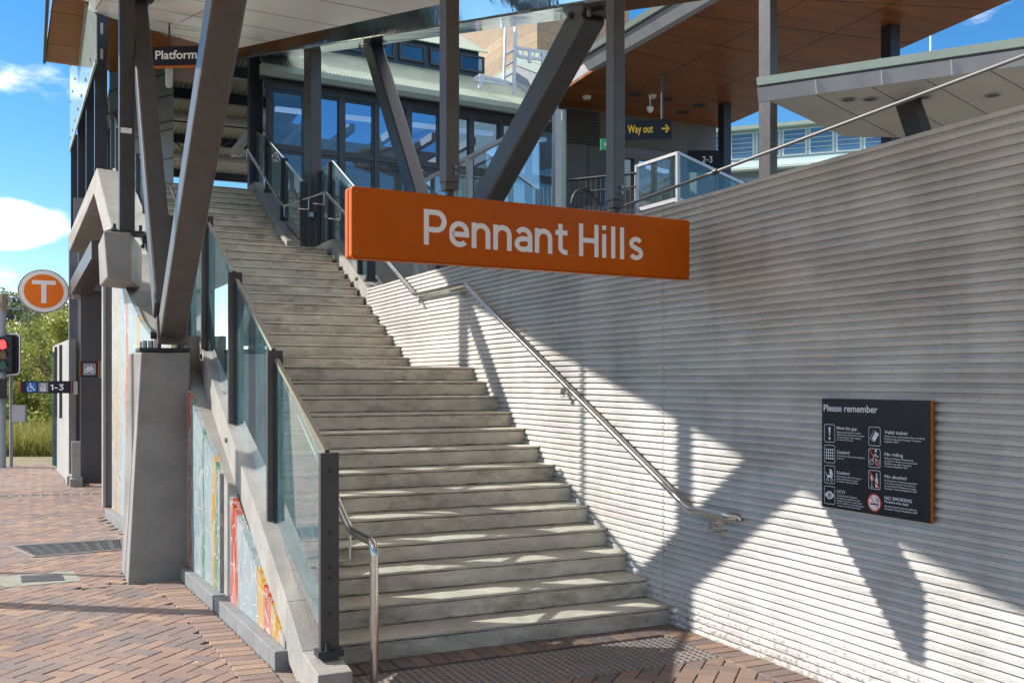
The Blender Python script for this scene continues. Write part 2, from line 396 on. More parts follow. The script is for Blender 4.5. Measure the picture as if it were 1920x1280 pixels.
# ================================================================== THE STRUCTURE
RIS, TRD = 0.1517, 0.31
def kz(k): return RIS * k - 0.016
WX = 4.25                                   # face of the ribbed wall
def nos(Y):                                 # height of the stair line over Y
    if Y < 9.94: return kz(1) + (Y - 6.218) / TRD * RIS
    if Y < 12.0: return kz(13)
    if Y < 15.72: return kz(14) + (Y - 12.0) / TRD * RIS
    if Y < 17.05: return kz(26)
    return min(kz(27) + (Y - 17.05) / 0.30 * RIS, kz(37))
def XL(Y): return 1.40 if Y < 7 else max(1.40 - 0.012 * (Y - 7), 1.28)       # outer face of the left stringer
def XM(Y): return 1.37 - 0.05 * (Y - 6.4) - 0.0025 * (Y - 6.4) ** 2 if Y > 6.4 else 1.37   # mosaic wall

# ---------------------------------------------------------------- ground
def struct(o, kind='structure'): o['kind'] = kind; return o
g = MB(); g.bb((-120, -60, -0.4), (4.26, 24.5, -0.014)); g.bb((4.26, -60, -0.4), (120, 3.4, -0.014))
SAND = mat('jointing_sand', (0.17, 0.14, 0.12), (0.24, 0.20, 0.17), 0.95, scale=20, bump=0.2)
struct(g.build('pavement', SAND))
g = MB(); g.bb((-150, 24.5, -0.42), (150, 400, -0.02))
struct(g.build('ground', mat('verge_earth', (0.16, 0.14, 0.08), (0.24, 0.2, 0.12), 0.95, scale=2)))
g = MB(); g.bb((4.55, 3.4, -0.4), (60, 17.6, 3.02)); g.bb((4.55, 20.15, -0.4), (10.6, 80, 5.56)); g.bb((10.6, 18.6, -0.4), (60, 80, 5.56))
struct(g.build('upper_plaza', mat('plaza_paving', (0.16, 0.155, 0.15), (0.22, 0.21, 0.20), 0.85, scale=5)))

# brick pavers, each one laid: 45 degree herringbone with straight courses along the walls
def paver_mat():
    m, t, b = newmat('clay_paver'); L = t.links.new
    at = t.nodes.new('ShaderNodeAttribute'); at.attribute_name = 'tone'
    rp = t.nodes.new('ShaderNodeValToRGB'); e = rp.color_ramp.elements
    e[0].position = 0; e[0].color = (0.105, 0.085, 0.085, 1)
    e[1].position = 1; e[1].color = (0.31, 0.195, 0.125, 1)
    for p, c in ((0.22, (0.145, 0.106, 0.103)), (0.42, (0.185, 0.115, 0.093)), (0.62, (0.23, 0.138, 0.100)), (0.82, (0.27, 0.170, 0.117))):
        q = e.new(p); q.color = (*c, 1)
    L(at.outputs['Fac'], rp.inputs['Fac'])
    tc = t.nodes.new('ShaderNodeTexCoord'); no = t.nodes.new('ShaderNodeTexNoise'); no.inputs['Scale'].default_value = 38; no.inputs['Detail'].default_value = 7
    L(tc.outputs['Object'], no.inputs['Vector'])
    n2 = t.nodes.new('ShaderNodeTexNoise'); n2.inputs['Scale'].default_value = 1.1; n2.inputs['Detail'].default_value = 6; L(tc.outputs['Object'], n2.inputs['Vector'])
    mr = t.nodes.new('ShaderNodeMapRange'); mr.inputs['From Min'].default_value = 0.3; mr.inputs['From Max'].default_value = 0.7; mr.inputs['To Min'].default_value = 0.72; mr.inputs['To Max'].default_value = 1.22
    L(no.outputs['Fac'], mr.inputs['Value'])
    m2 = t.nodes.new('ShaderNodeMapRange'); m2.inputs['From Min'].default_value = 0.35; m2.inputs['From Max'].default_value = 0.7; m2.inputs['To Min'].default_value = 0.15; m2.inputs['To Max'].default_value = 0.5
    L(n2.outputs['Fac'], m2.inputs['Value'])
    mu = t.nodes.new('ShaderNodeMix'); mu.data_type = 'RGBA'; mu.blend_type = 'MULTIPLY'; mu.inputs['Factor'].default_value = 1
    L(rp.outputs[0], mu.inputs['A']); L(mr.outputs[0], mu.inputs['B'])
    mx = t.nodes.new('ShaderNodeMix'); mx.data_type = 'RGBA'; mx.inputs['B'].default_value = (0.25, 0.205, 0.185, 1)
    L(m2.outputs[0], mx.inputs['Factor']); L(mu.outputs['Result'], mx.inputs['A']); L(mx.outputs['Result'], b.inputs['Base Color'])
    b.inputs['Roughness'].default_value = 0.82
    bp = t.nodes.new('ShaderNodeBump'); bp.inputs['Strength'].default_value = 0.25; bp.inputs['Distance'].default_value = 0.004
    L(no.outputs['Fac'], bp.inputs['Height']); L(bp.outputs[0], b.inputs['Normal'])
    return m
PAVM = paver_mat()
class Pav:
    def __init__(s): s.v = []; s.f = []; s.t = []
    def brick(s, c, ang, L=0.23, W=0.115, tone=None, up=0.0):
        j = 0.0035; z = up + random.uniform(-0.0015, 0.0015); ca, sa = math.cos(ang), math.sin(ang)
        tl = random.uniform(-0.0012, 0.0012)
        def q(hx, hy, zz):
            return [(c[0] + ca * x - sa * y, c[1] + sa * x + ca * y, zz + (tl * (1 if x > 0 else -1))) for x, y in ((-hx, -hy), (hx, -hy), (hx, hy), (-hx, hy))]
        hx, hy = L / 2 - j, W / 2 - j; o = len(s.v)
        s.v += q(hx, hy, -0.016) + q(hx, hy, z - 0.004) + q(hx - 0.004, hy - 0.004, z)
        fs = [(8, 9, 10, 11)] + [(i, (i + 1) % 4, 4 + (i + 1) % 4, 4 + i) for i in range(4)] + [(4 + i, 4 + (i + 1) % 4, 8 + (i + 1) % 4, 8 + i) for i in range(4)]
        tone = random.random() if tone is None else tone
        for f in fs: s.f.append([k + o for k in f]); s.t.append(tone)
    def build(s, name):
        me = bpy.data.meshes.new(name); me.from_pydata(s.v, [], s.f); me.materials.append(PAVM)
        a = me.attributes.new('tone', 'FLOAT', 'FACE'); a.data.foreach_set('value', s.t)
        o = bpy.data.objects.new(name, me); COL.objects.link(o); return struct(o)
BW = 0.115
def herring(inside, name, x0, x1, y0, y1):
    pv = Pav(); R = int(max(x1 - x0, y1 - y0) / BW * 0.8) + 4; cx, cy = (x0 + x1) / 2, (y0 + y1) / 2
    c45 = math.sqrt(0.5)
    for i in range(-R, R):
        for j in range(-R, R):
            m = (i - j) % 4
            if m == 0: lx, ly, a = (i + 1) * BW, (j + 0.5) * BW, 0
            elif m == 3: lx, ly, a = (i + 0.5) * BW, (j + 1) * BW, math.pi / 2
            else: continue
            X = cx - c45 * (lx + ly); Y = cy + c45 * (lx - ly)
            if inside(X, Y): pv.brick((X, Y), a + math.pi * 0.75, tone=random.betavariate(1.5, 1.6))
    return pv
def xb(Y): return XM(max(Y, 6.4)) - 0.055 if Y < 9.5 else 0.55        # edge of the paving along the mosaic wall
holes = [(-1.55, -0.02, 9.62, 10.32)]
def in_left(X, Y):
    if not (-7.5 < X < 4.1 and 4.2 < Y < 24.2): return False
    if Y > 5.9 and X > xb(Y) - 0.19 and Y < 9.55: return False
    if Y >= 9.5 and X > (0.74 if Y < 10.3 else XM(Y) - 0.08 if Y < 14.3 else 1.5): return False
    if Y > 5.30 and X > 1.40: return False
    if X > 4.06: return False
    if GRATE(X, Y) or PIT(X, Y): return False
    return True
def GRATE(X, Y): return False
def PIT(X, Y): return False
pv = herring(in_left, 'paving', -7.6, 4.2, 4.0, 24.4)
y = 5.95
while y < 9.52:                               # soldier course along the mosaic wall
    pv.brick((xb(y) - 0.118, y), -0.06, tone=random.betavariate(2.4, 1.4), up=0.004); y += BW
x = 1.75
while x < 4.2:                               # row at the foot of the stair
    pv.brick((x, 6.09), math.pi / 2, tone=random.betavariate(1.3, 2.2), up=0.004); x += BW
y = 4.2
while y < 6.15:
    pv.brick((4.12, y), 0, tone=random.betavariate(2, 1.4), up=0.004); y += BW
y = 4.2
while y < 6.0:
    pv.brick((1.45, y), 0, tone=random.random(), up=0.004); y += BW
pv.build('paving')

# tactile strip: tiles with raised domes
tac = thing('tactile_paving', 'grey tactile strip of raised domes in the paving before the lowest step', 'tactile paving', (3, 5.65, 0))
tb = MB(); TX0, TX1, TY0, TY1 = 1.62, 4.02, 5.33, 5.93
for i in range(8):
    for j in range(2):
        tb.bb((TX0 + i * 0.3 + 0.002, TY0 + j * 0.3 + 0.002, -0.015), (TX0 + i * 0.3 + 0.298, TY0 + j * 0.3 + 0.298, 0.002 + random.uniform(0, 0.0015)))
tb.build('tile', mat('tactile_tile', (0.25, 0.20, 0.18), (0.33, 0.27, 0.245), 0.85, scale=14, bump=0.25, c3=(0.16, 0.13, 0.12), stain=0.5), tac)
db = MB()
for i in range(48):
    for j in range(12):
        cx, cy = TX0 + 0.025 + i * 0.05, TY0 + 0.025 + j * 0.05; n = 8; o = len(db.v)
        for r, z in ((0.0175, 0.002), (0.0155, 0.0055), (0.010, 0.0075)):
            db.v += [(cx + r * math.cos(2 * math.pi * k / n), cy + r * math.sin(2 * math.pi * k / n), z) for k in range(n)]
        for a in range(2):
            for k in range(n): db.f.append([o + a * n + k, o + a * n + (k + 1) % n, o + (a + 1) * n + (k + 1) % n, o + (a + 1) * n + k]); db.mi.append(0)
        db.f.append([o + 2 * n + k for k in range(n)]); db.mi.append(0)
db.build('dome', mat('tactile_dome', (0.075, 0.078, 0.085), (0.13, 0.13, 0.135), 0.55, scale=25), tac, smooth=True, kind='stuff')

# ---------------------------------------------------------------- the ribbed wall
def ribbed_wall():
    root = thing('retaining_wall', 'long pale concrete retaining wall with narrow level ribs beside the stair', 'wall', (WX, 6, 0))
    top, pitch = 3.12, 0.05
    prof = []
    z = 0.02; k = 0
    while z < top - 0.03:
        prof += [(0.008, z), (0.022, z + 0.019), (0.023, z + 0.0215), (0.001, z + 0.0235), (0.0, z + 0.0465)]
        z += pitch
    prof = [(0.004, -0.1), (0.004, 0.012)] + prof + [(0.004, top - 0.02), (0.004, top)]
    m = len(prof)
    Ys = []; y = -1.0
    while y < 13.75: Ys.append(y); y += 0.11
    Ys.append(13.75); JT = (2.6, 6.32, 10.05)
    for yj in JT: Ys = [q for q in Ys if abs(q - yj) > .012] + [yj - .005, yj - .003, yj + .003, yj + .005]
    Ys.sort()
    v = []; f = []; fm = []
    for Yv in Ys:
        w = 0.0016 * math.sin(Yv * 1.7) + 0.001 * math.sin(Yv * 5.1 + 1)
        xw = WX - 0.008 * max(0, Yv - 9)
        for i, (dx, z) in enumerate(prof):
            jt = random.uniform(-0.0012, 0.0012) + (.010 if any(abs(Yv - q) < .0035 for q in JT) else 0)
            jz = random.uniform(-0.0010, 0.0010)
            v.append((xw - 0.022 + dx + jt, Yv, z + w + jz))
    for a in range(len(Ys) - 1):
        for i in range(m - 1):
            f.append([a * m + i, (a + 1) * m + i, (a + 1) * m + i + 1, a * m + i + 1])
    me = bpy.data.meshes.new('ribbed_face'); me.from_pydata(v, [], f); me.materials.append(WALLM)
    bm = bmesh.new(); bm.from_mesh(me)
    # cast-in knocks along the low ribs
    bm.to_mesh(me); bm.free()
    o = bpy.data.objects.new('ribbed_face', me); COL.objects.link(o); attach(o, root)
    b = MB()
    b.prism([(WX - 0.012, -1, 0), (4.60, -1, 0), (4.60, -1, top), (WX - 0.012, -1, top)][::-1] if False else [(WX + 0.03, -1, 0), (4.62, -1, 0), (4.62, -1, top - 0.003), (WX + 0.03, -1, top - 0.003)], (0, 14.72, 0))
    b.add([(WX - 0.012, -1, top), (WX - 0.012, 9, top), (WX - 0.05, 13.75, top), (4.62, 13.75, top), (4.62, -1, top)], [(0, 1, 2, 3, 4)])
    b.build('wall_core', CONC, root)
    return root
ribbed_wall()

# ---------------------------------------------------------------- the stair
st = thing('concrete_staircase', 'wide weathered concrete staircase of three flights climbing to the station', 'staircase', (3, 6.2, 0))
TREADM = mat('tread_concrete', (0.52, 0.485, 0.41), (0.72, 0.675, 0.585), 0.85, scale=3.5, bump=0.4, bscale=90, c3=(0.30, 0.29, 0.24), stain=0.55)  # treads paler than the risers: brighter daylight put into the colour
STRIPM = mat('riser_strip', (0.075, 0.065, 0.05), (0.36, 0.33, 0.27), 0.9, scale=16, stretch=(.5, 1, 1))  # darker mottled strips under the nosing and at the riser foot
def step(k, rx, Y, a, t, depth, lx, last=False):
    """one step: tread with a slightly proud nosing over a plain riser"""
    b = MB(); z = kz(k); ca, sa = math.cos(a), math.sin(a)
    n = 30; zb = z - RIS - 0.10 if k > 1 else -0.05
    w = rx - lx
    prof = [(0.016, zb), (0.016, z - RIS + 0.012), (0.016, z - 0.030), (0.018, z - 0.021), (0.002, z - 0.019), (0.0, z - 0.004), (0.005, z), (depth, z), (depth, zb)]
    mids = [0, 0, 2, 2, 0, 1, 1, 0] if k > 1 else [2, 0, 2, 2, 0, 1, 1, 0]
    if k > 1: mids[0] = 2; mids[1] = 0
    rs = random.Random(k * 7)
    m = len(prof)
    for i in range(n + 1):
        s = -w + w * i / n
        for q, (dy, zz) in enumerate(prof):
            if q == 0: chip = rs.uniform(.004, .012) if rs.random() < .10 else 0
            jy = random.uniform(-0.0015, 0.0015) + chip if q in (4, 5, 6) else 0
            jz = (-chip * .7 if q in (5, 6) else (random.uniform(-.003, .004) if q == 1 else random.uniform(-.004, .002) if q == 2 else 0))
            if i in (0, n) and q in (4, 5, 6): jy += 0.008
            px = rx + s * ca + dy * sa; py = Y - s * sa + dy * ca
            b.v.append((px, py + jy, zz + jz))
    for i in range(n):
        for q in range(m - 1):
            b.f.append([i * m + q, i * m + q + 1, (i + 1) * m + q + 1, (i + 1) * m + q]); b.mi.append(mids[q])
    b.f.append(list(range(m))); b.mi.append(0); b.f.append([n * m + q for q in range(m)][::-1]); b.mi.append(0)
    return b.build('step', [STEPM, TREADM, STRIPM], st)
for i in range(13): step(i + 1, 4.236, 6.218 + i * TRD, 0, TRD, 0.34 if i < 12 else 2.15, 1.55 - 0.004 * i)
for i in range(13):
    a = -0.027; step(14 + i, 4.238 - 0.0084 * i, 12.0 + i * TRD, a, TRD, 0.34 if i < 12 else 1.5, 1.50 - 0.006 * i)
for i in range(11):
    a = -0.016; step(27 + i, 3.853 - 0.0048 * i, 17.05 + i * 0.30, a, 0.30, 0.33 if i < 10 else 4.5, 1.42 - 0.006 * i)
# left stringer following the flights, ledge on top
def stringer(name, pts, x0, x1, drop, parent, m=CONC, x0f=None):
    b = MB(); n = len(pts)
    for (Y, zt), (Y2, zt2) in zip(pts[:-1], pts[1:]):
        xa = x0f(Y) if x0f else x0; xb_ = x0f(Y2) if x0f else x0
        d1 = drop if not isinstance(drop, tuple) else drop[0]
        za, zb = max(-0.05, zt - d1), max(-0.05, zt2 - d1)
        b.hexa([(xa, Y, za), (x1, Y, za), (x1, Y2, zb), (xb_, Y2, zb)], [(xa, Y, zt), (x1, Y, zt), (x1, Y2, zt2), (xb_, Y2, zt2)])
    return b.build(name, m, parent, bevel=0.006)
H = 0.24
lp = [(5.52, 0.16), (5.9, 0.20), (6.3, nos(6.3) + H), (9.94, nos(9.93) + H), (10.1, kz(13) + H + 0.02), (11.95, kz(13) + H + 0.02), (12.0, nos(12.0) + H), (15.72, nos(15.7) + H), (17.0, kz(26) + H)]
stringer('stringer', lp, 0, 1.60, 0.36, st, x0f=XL)
lp2 = [(17.0, kz(26) + H), (17.05, nos(17.05) + H), (20.05, kz(37) + H), (24, kz(37) + H)]
stringer('stringer', lp2, 1.2, 1.48, 0.4, st)
stringer('stringer', [(13.72, nos(13.72) + 0.16), (15.72, nos(15.7) + 0.16), (17.1, kz(26) + 0.16)], 4.205, 4.50, 1.2, st)
stringer('stringer', [(17.1, nos(17.1) + 0.10), (20.05, kz(37) + 0.14), (20.6, kz(37) + 0.14)], 3.80, 4.12, 1.5, st)
# blank wall under the flights (back of the mosaic wall)
b = MB()
for Y0, Y1 in ((6.3, 9.94), (9.94, 12.0), (12.0, 14.3)):
    up_ = -0.04 if Y0 < 9.9 else 0.28; za, zb = nos(Y0) + up_, nos(Y1 - 0.01) + up_
    b.hexa([(XM(Y0) + 0.06, Y0, -0.05), (1.56, Y0, -0.05), (1.56, Y1, -0.05), (XM(Y1) + 0.06, Y1, -0.05)], [(XM(Y0) + 0.06, Y0, za), (1.56, Y0, za), (1.56, Y1, zb), (XM(Y1) + 0.06, Y1, zb)])
b.build('side_wall', CONC, st)

# ---------------------------------------------------------------- mosaic on the side wall
def mosaic_mat(name, c, c2=None):
    m, t, b = newmat(name); L = t.links.new
    tc = t.nodes.new('ShaderNodeTexCoord'); mp = t.nodes.new('ShaderNodeMapping'); mp.inputs['Scale'].default_value = (1, 1.0, 0.42)
    L(tc.outputs['Object'], mp.inputs[0])
    vo = t.nodes.new('ShaderNodeTexVoronoi'); vo.feature = 'DISTANCE_TO_EDGE'; vo.inputs['Scale'].default_value = 13; vo.inputs['Randomness'].default_value = 0.95
    vc = t.nodes.new('ShaderNodeTexVoronoi'); vc.inputs['Scale'].default_value = 13; vc.inputs['Randomness'].default_value = 0.95
    L(mp.outputs[0], vo.inputs['Vector']); L(mp.outputs[0], vc.inputs['Vector'])
    mr = t.nodes.new('ShaderNodeMapRange'); mr.inputs['From Min'].default_value = 0.022; mr.inputs['From Max'].default_value = 0.045
    L(vo.outputs['Distance'], mr.inputs['Value'])
    hv = t.nodes.new('ShaderNodeHueSaturation'); hv.inputs['Color'].default_value = (*c, 1)
    m1 = t.nodes.new('ShaderNodeMapRange'); m1.inputs['To Min'].default_value = 0.88; m1.inputs['To Max'].default_value = 1.12
    sx = t.nodes.new('ShaderNodeSeparateColor'); L(vc.outputs['Color'], sx.inputs[0]); L(sx.outputs[0], m1.inputs['Value']); L(m1.outputs[0], hv.inputs['Value'])
    m3 = t.nodes.new('ShaderNodeMapRange'); m3.inputs['To Min'].default_value = 0.7; m3.inputs['To Max'].default_value = 1.2; L(sx.outputs[1], m3.inputs['Value']); L(m3.outputs[0], hv.inputs['Saturation'])
    mx = t.nodes.new('ShaderNodeMix'); mx.data_type = 'RGBA'; mx.inputs['A'].default_value = (0.44, 0.44, 0.42, 1)
    L(mr.outputs[0], mx.inputs['Factor']); L(hv.outputs[0], mx.inputs['B']); L(mx.outputs['Result'], b.inputs['Base Color'])
    b.inputs['Roughness'].default_value = 0.35
    bp = t.nodes.new('ShaderNodeBump'); bp.inputs['Strength'].default_value = 0.4; bp.inputs['Distance'].default_value = 0.006; L(mr.outputs[0], bp.inputs['Height']); L(bp.outputs[0], b.inputs['Normal'])
    return m
MO = {'r': mosaic_mat('mosaic_red', (0.40, 0.06, 0.025)), 'g': mosaic_mat('mosaic_green', (0.085, 0.22, 0.14)), 'b': mosaic_mat('mosaic_pale_blue', (0.25, 0.325, 0.36)),
      'y': mosaic_mat('mosaic_yellow', (0.42, 0.235, 0.03)), 'w': mosaic_mat('mosaic_white', (0.28, 0.285, 0.30))}
mos = thing('mosaic_mural', 'mosaic mural of upright red, green, yellow and pale blue bands under the stair', 'mural', (1.3, 8, 0))
def mosaic(bands, Y0, Y1, tf):
    """bands: (colour, share) from Y0 (far) to Y1 (near), wavy edges"""
    tot = sum(w for _, w in bands); yy = Y0; edges = [Y0]
    for c, w in bands: yy += (Y1 - Y0) * w / tot; edges.append(yy)
    def wav(i, z):
        if i in (0, len(edges) - 1): return edges[i]
        return edges[i] + 0.018 * math.sin(z * 4.3 + i * 1.9) + 0.010 * math.sin(z * 9.7 + i)
    for i, (c, w) in enumerate(bands):
        b = MB(); e0, e1 = edges[i], edges[i + 1]; zt0, zt1 = tf(e0), tf(e1); n = 14
        for k in range(n):
            z00, z01 = 0.12 + (zt0 - 0.12) * k / n, 0.12 + (zt0 - 0.12) * (k + 1) / n
            z10, z11 = 0.12 + (zt1 - 0.12) * k / n, 0.12 + (zt1 - 0.12) * (k + 1) / n
            q = [(wav(i, z00), z00), (wav(i + 1, z10), z10), (wav(i + 1, z11), z11), (wav(i, z01), z01)]
            b.hexa([(XM(y) + 0.07, y, z) for y, z in q], [(XM(y) + 0.02, y, z) for y, z in q])
        b.build('mosaic_band', MO[c], mos)
tf = lambda Y: nos(Y) - 0.05
mosaic([('w', .08), ('r', .22), ('b', .61), ('y', .18), ('r', .18), ('y', .26), ('w', .10)], 7.92, 6.32, lambda Y: nos(Y) - 0.02)
mosaic([('w', .35), ('g', .55), ('y', .45), ('b', 1.6), ('g', .4), ('b', 2.2), ('g', .5), ('r', .55), ('w', .2)][::-1], 9.55, 8.22, tf)
mosaic([('y', .4), ('g', .4), ('w', 1.1), ('g', .7), ('r', .9), ('b', 2.6), ('y', .5), ('b', 2.0), ('r', .6), ('b', 1), ('w', 1.2), ('y', .35), ('w', 1)][::-1], 14.2, 10.3, lambda Y: nos(Y) + 0.30)
pl = MB()
for Y0, Y1 in ((6.28, 8.10), (8.14, 9.46), (10.2, 14.3)):
    o0, o1 = (0.0, 0.0) if Y0 > 7 else (0, 0)
    pl.hexa([(XM(Y0) - 0.05, Y0, -0.02), (XM(Y0) + 0.06, Y0, -0.02), (XM(Y1) + 0.06, Y1, -0.02), (XM(Y1) - 0.05, Y1, -0.02)], [(XM(Y0) - 0.05, Y0, 0.115), (XM(Y0) + 0.06, Y0, 0.115), (XM(Y1) + 0.06, Y1, 0.115), (XM(Y1) - 0.05, Y1, 0.115)])
pl.build('plinth', PLINTH, mos, bevel=0.006)

# ---------------------------------------------------------------- pillar, bearing block
pi_ = thing('concrete_pillar', 'squat grey concrete pillar with a stained face carrying the leaning steel columns', 'pillar', (1, 9.6, 0))
b = MB()
b.hexa([(0.70, 9.54, -0.05), (1.22, 9.57, -0.05), (1.24, 10.4, -0.05), (0.70, 10.3, -0.05)], [(0.815, 9.55, 2.06), (1.24, 9.57, 2.07), (1.24, 10.25, 2.07), (0.74, 9.98, 2.06)])
b.build('shaft', CONCG, pi_, bevel=0.012)
bb_ = thing('concrete_corbel', 'square grey concrete bearing block high on the stair side, above the mosaic', 'block', (0.8, 12.5, 3))
b = MB(); b.hexa([(0.68, 12.22, 2.98), (0.93, 12.2, 2.94), (1.15, 13.4, 2.94), (0.66, 13.4, 2.98)], [(0.64, 12.2, 3.50), (0.93, 12.2, 3.50), (1.15, 13.4, 3.50), (0.64, 13.4, 3.50)])
b.build('block', CONCG, bb_, bevel=0.02)
b = MB(); b.bb((0.72, 12.24, 3.501), (1.08, 12.6, 3.525))
for dx, dy in ((0.76, 12.28), (1.04, 12.28), (0.76, 12.56)): b.tube([(dx, dy, 3.52), (dx, dy, 3.60)], 0.018, 6)
b.build('base_plate', BLACKI, bb_)

# ---------------------------------------------------------------- canopy
def cz(Y): return 3.08 + 0.262 * Y
def onplane(x, y, off=0.0):
    d = raydir(x, y); t = (3.08 + off - EYE) / (d.z - 0.262 * d.y); return Vector((0, 0, EYE)) + d * t
cn = thing('stair_canopy', 'sloping silver canopy with a mirror-polished edge beam over the stair', 'canopy', (2, 10, 5))
def plate(poly, th, zf=cz):
    b = MB(); b.prism([(x, y, zf(y)) for x, y in poly], (0, 0, th)); return b
SP = [(-0.85, -1.0), (3.5, -1.0), (3.5, 21.5), (3.2, 21.0), (1.19, 17.4), (0.64, 16.0), (0.57, 13.6), (-0.3, 13.6)]
plate(SP, 0.10).build('soffit', SOFF, cn)
b = MB()       # panel joints in the soffit
for Yj in (5.2, 7.4, 9.6, 11.8, 14.0, 16.2, 18.4):
    x0 = -0.28 if Yj < 13.6 else (0.62 if Yj < 16 else 1.6)
    b.hexa([(x0, Yj - 0.006, cz(Yj) - 0.004), (3.49, Yj - 0.006 + 0.9, cz(Yj + 0.9) - 0.004), (3.49, Yj + 0.006 + 0.9, cz(Yj + 0.9) - 0.003), (x0, Yj + 0.006, cz(Yj) - 0.003)],
           [(x0, Yj - 0.006, cz(Yj) + 0.01), (3.49, Yj - 0.006 + 0.9, cz(Yj + 0.9) + 0.01), (3.49, Yj + 0.006 + 0.9, cz(Yj + 0.9) + 0.01), (x0, Yj + 0.006, cz(Yj) + 0.01)])
for Xj in (0.72, 1.9):
    b.hexa([(Xj - 0.006, 0, cz(0) - 0.004), (Xj + 0.006, 0, cz(0) - 0.004), (Xj + 0.006, 15.8, cz(15.8) - 0.004), (Xj - 0.006, 15.8, cz(15.8) - 0.004)], [(Xj - 0.006, 0, cz(0) + 0.01), (Xj + 0.006, 0, cz(0) + 0.01), (Xj + 0.006, 15.8, cz(15.8) + 0.01), (Xj - 0.006, 15.8, cz(15.8) + 0.01)])
b.build('panel_joint', mat('joint_dark', (0.12, 0.12, 0.12)), cn)  # joint lines in one even dark grey
b = MB()       # polished beam along the station side
b.hexa([(3.57, -1, cz(-1) - 0.20), (4.62, -1, cz(-1) - 0.01), (4.62, 21.3, cz(21.3) - 0.01), (3.57, 21.3, cz(21.3) - 0.20)], [(3.5, -1, cz(-1) + 0.12), (4.62, -1, cz(-1) + 0.12), (4.62, 21.3, cz(21.3) + 0.12), (3.5, 21.3, cz(21.3) + 0.12)])
b.build('edge_beam', MIRR, cn, bevel=0.02)
b = MB(); b.prism([(-0.85, -1, cz(-1) + 0.101), (4.62, -1, cz(-1) + 0.121), (4.62, 21.3, cz(21.3) + 0.121), (3.2, 21.0, cz(21) + 0.101), (0.6, 15.8, cz(15.8) + 0.101), (-0.3, 13.6, cz(13.6) + 0.101)], (0, 0, 0.09))
b.build('roof_sheet', GREENP, cn)
for (x, y) in ((322, 67), (347, 55)):
    p = onplane(x, y); q = MB()
    e1 = Vector((1, 0, 0)); e2 = Vector((0, 1, 0.262)).normalized(); nrm = e1.cross(e2)
    ring(q, p - nrm * 0.012, e1, e2, 0.17, 0.03, 28); ring(q, p - nrm * 0.012, e1, e2, 0.10, 0.02, 28)
    q.build('downlight', GREYP, cn)

# ---------------------------------------------------------------- leaning columns
def lean(a, b, w, h, label, base, name='leaning_column', m=STEEL, group='leaning columns under the stair canopy', up=(0, -1, 0.3), bolts=True):
    r = thing(name, label, 'column', base, group)
    q = MB(); q.beam(a, b, w, h, up); q.build('shaft', m, r, bevel=0.022)
    return r
VB = Vector((1.06, 9.62, 2.34))
def meet(base, ydir, slope):      # where a column leaving the base meets the canopy
    t = (cz(base.y) - base.z) / (slope - 0.262 * ydir); return Vector((base.x, base.y + ydir * t, base.z + slope * t))
A0 = Vector((1.06, 9.38, 2.28)); A1 = meet(A0, -1, 0.735) + Vector((0.03, 0, -0.02))
ra = lean(A0, A1, 0.22, 0.25, 'broad warm grey steel column leaning out toward the street from the concrete pillar', (1.06, 9.38, 2.07), m=STEELW)
B0 = Vector((1.04, 9.75, 2.45)); B1 = meet(B0, 1, 1.17) + Vector((0.05, 0, -0.02))
lean(B0, B1, 0.20, 0.22, 'dark steel column rising from the concrete pillar and leaning back to the station', (1.04, 9.75, 2.07), m=STEEL)
D0 = Vector((4.45, 11.25, 3.13)); D1 = meet(D0, -1, 0.575)
lean(D0, D1, 0.22, 0.30, 'dark steel column leaning steeply forward over the right end of the orange sign', tuple(D0), m=STEEL)
C0 = Vector((4.45, 11.5, 3.13)); C1 = meet(C0, 1, 1.30)
lean(C0, C1, 0.20, 0.28, 'narrow dark steel column behind the orange sign leaning back to the polished beam', tuple(C0), m=STEELB)
for base_, top_ in (('a', A1), ('b', B1), ('c', C1), ('d', D1)):
    pr2 = [o_ for o_ in COL.objects if o_.get('category') == 'column' and o_.name.startswith('leaning_column')]['abdc'.index(base_)]
    q = MB(); c_ = Vector((top_.x, top_.y, cz(top_.y) - (.012 if top_.x < 3.5 else .17 if False else .05))); e2 = Vector((0, 1, .262)).normalized()
    q.beam(c_ - e2 * .24, c_ + e2 * .24, .34, .022); q.build('cap_plate', STEEL, pr2)
    for dx in (-.13, .13):
        for dy in (-.19, .19):
            w = c_ + e2 * dy + Vector((dx, 0, -.012)); q = MB(); q.tube([w, w - Vector((0, 0, .03))], .018, 6); q.build('cap_bolt', BOLT, pr2)
# pin joint on the pillar
b = MB(); b.bb((0.80, 9.56, 2.072), (1.24, 9.98, 2.105)); b.build('base_plate', BLACKI, ra, bevel=0.004)
b = MB()
for x in (0.95, 1.12): b.prism([(x, 9.50, 2.10), (x, 9.90, 2.10), (x, 9.62, 2.36), (x, 9.36, 2.34)], (0.03, 0, 0))
b.tube([(0.90, 9.62, 2.22), (1.20, 9.62, 2.22)], 0.035, 12); b.build('pin_bracket', BLACKI, ra)
b = MB(); b.beam(A0 + Vector((0, -0.02, -0.035)), A0 + (A1 - A0).normalized() * 0.03 + Vector((0, -0.02, -0.035)), 0.26, 0.30, (0, -1, 0.3)); b.build('end_plate', STEELW, ra)
b = MB()
for x, y in ((0.85, 9.62), (0.85, 9.90), (1.19, 9.62), (1.19, 9.90), (0.90, 9.60), (1.15, 9.60)): b.tube([(x, y, 2.10), (x, y, 2.17)], 0.022, 6)
b.build('anchor_bolt', BOLT, ra)

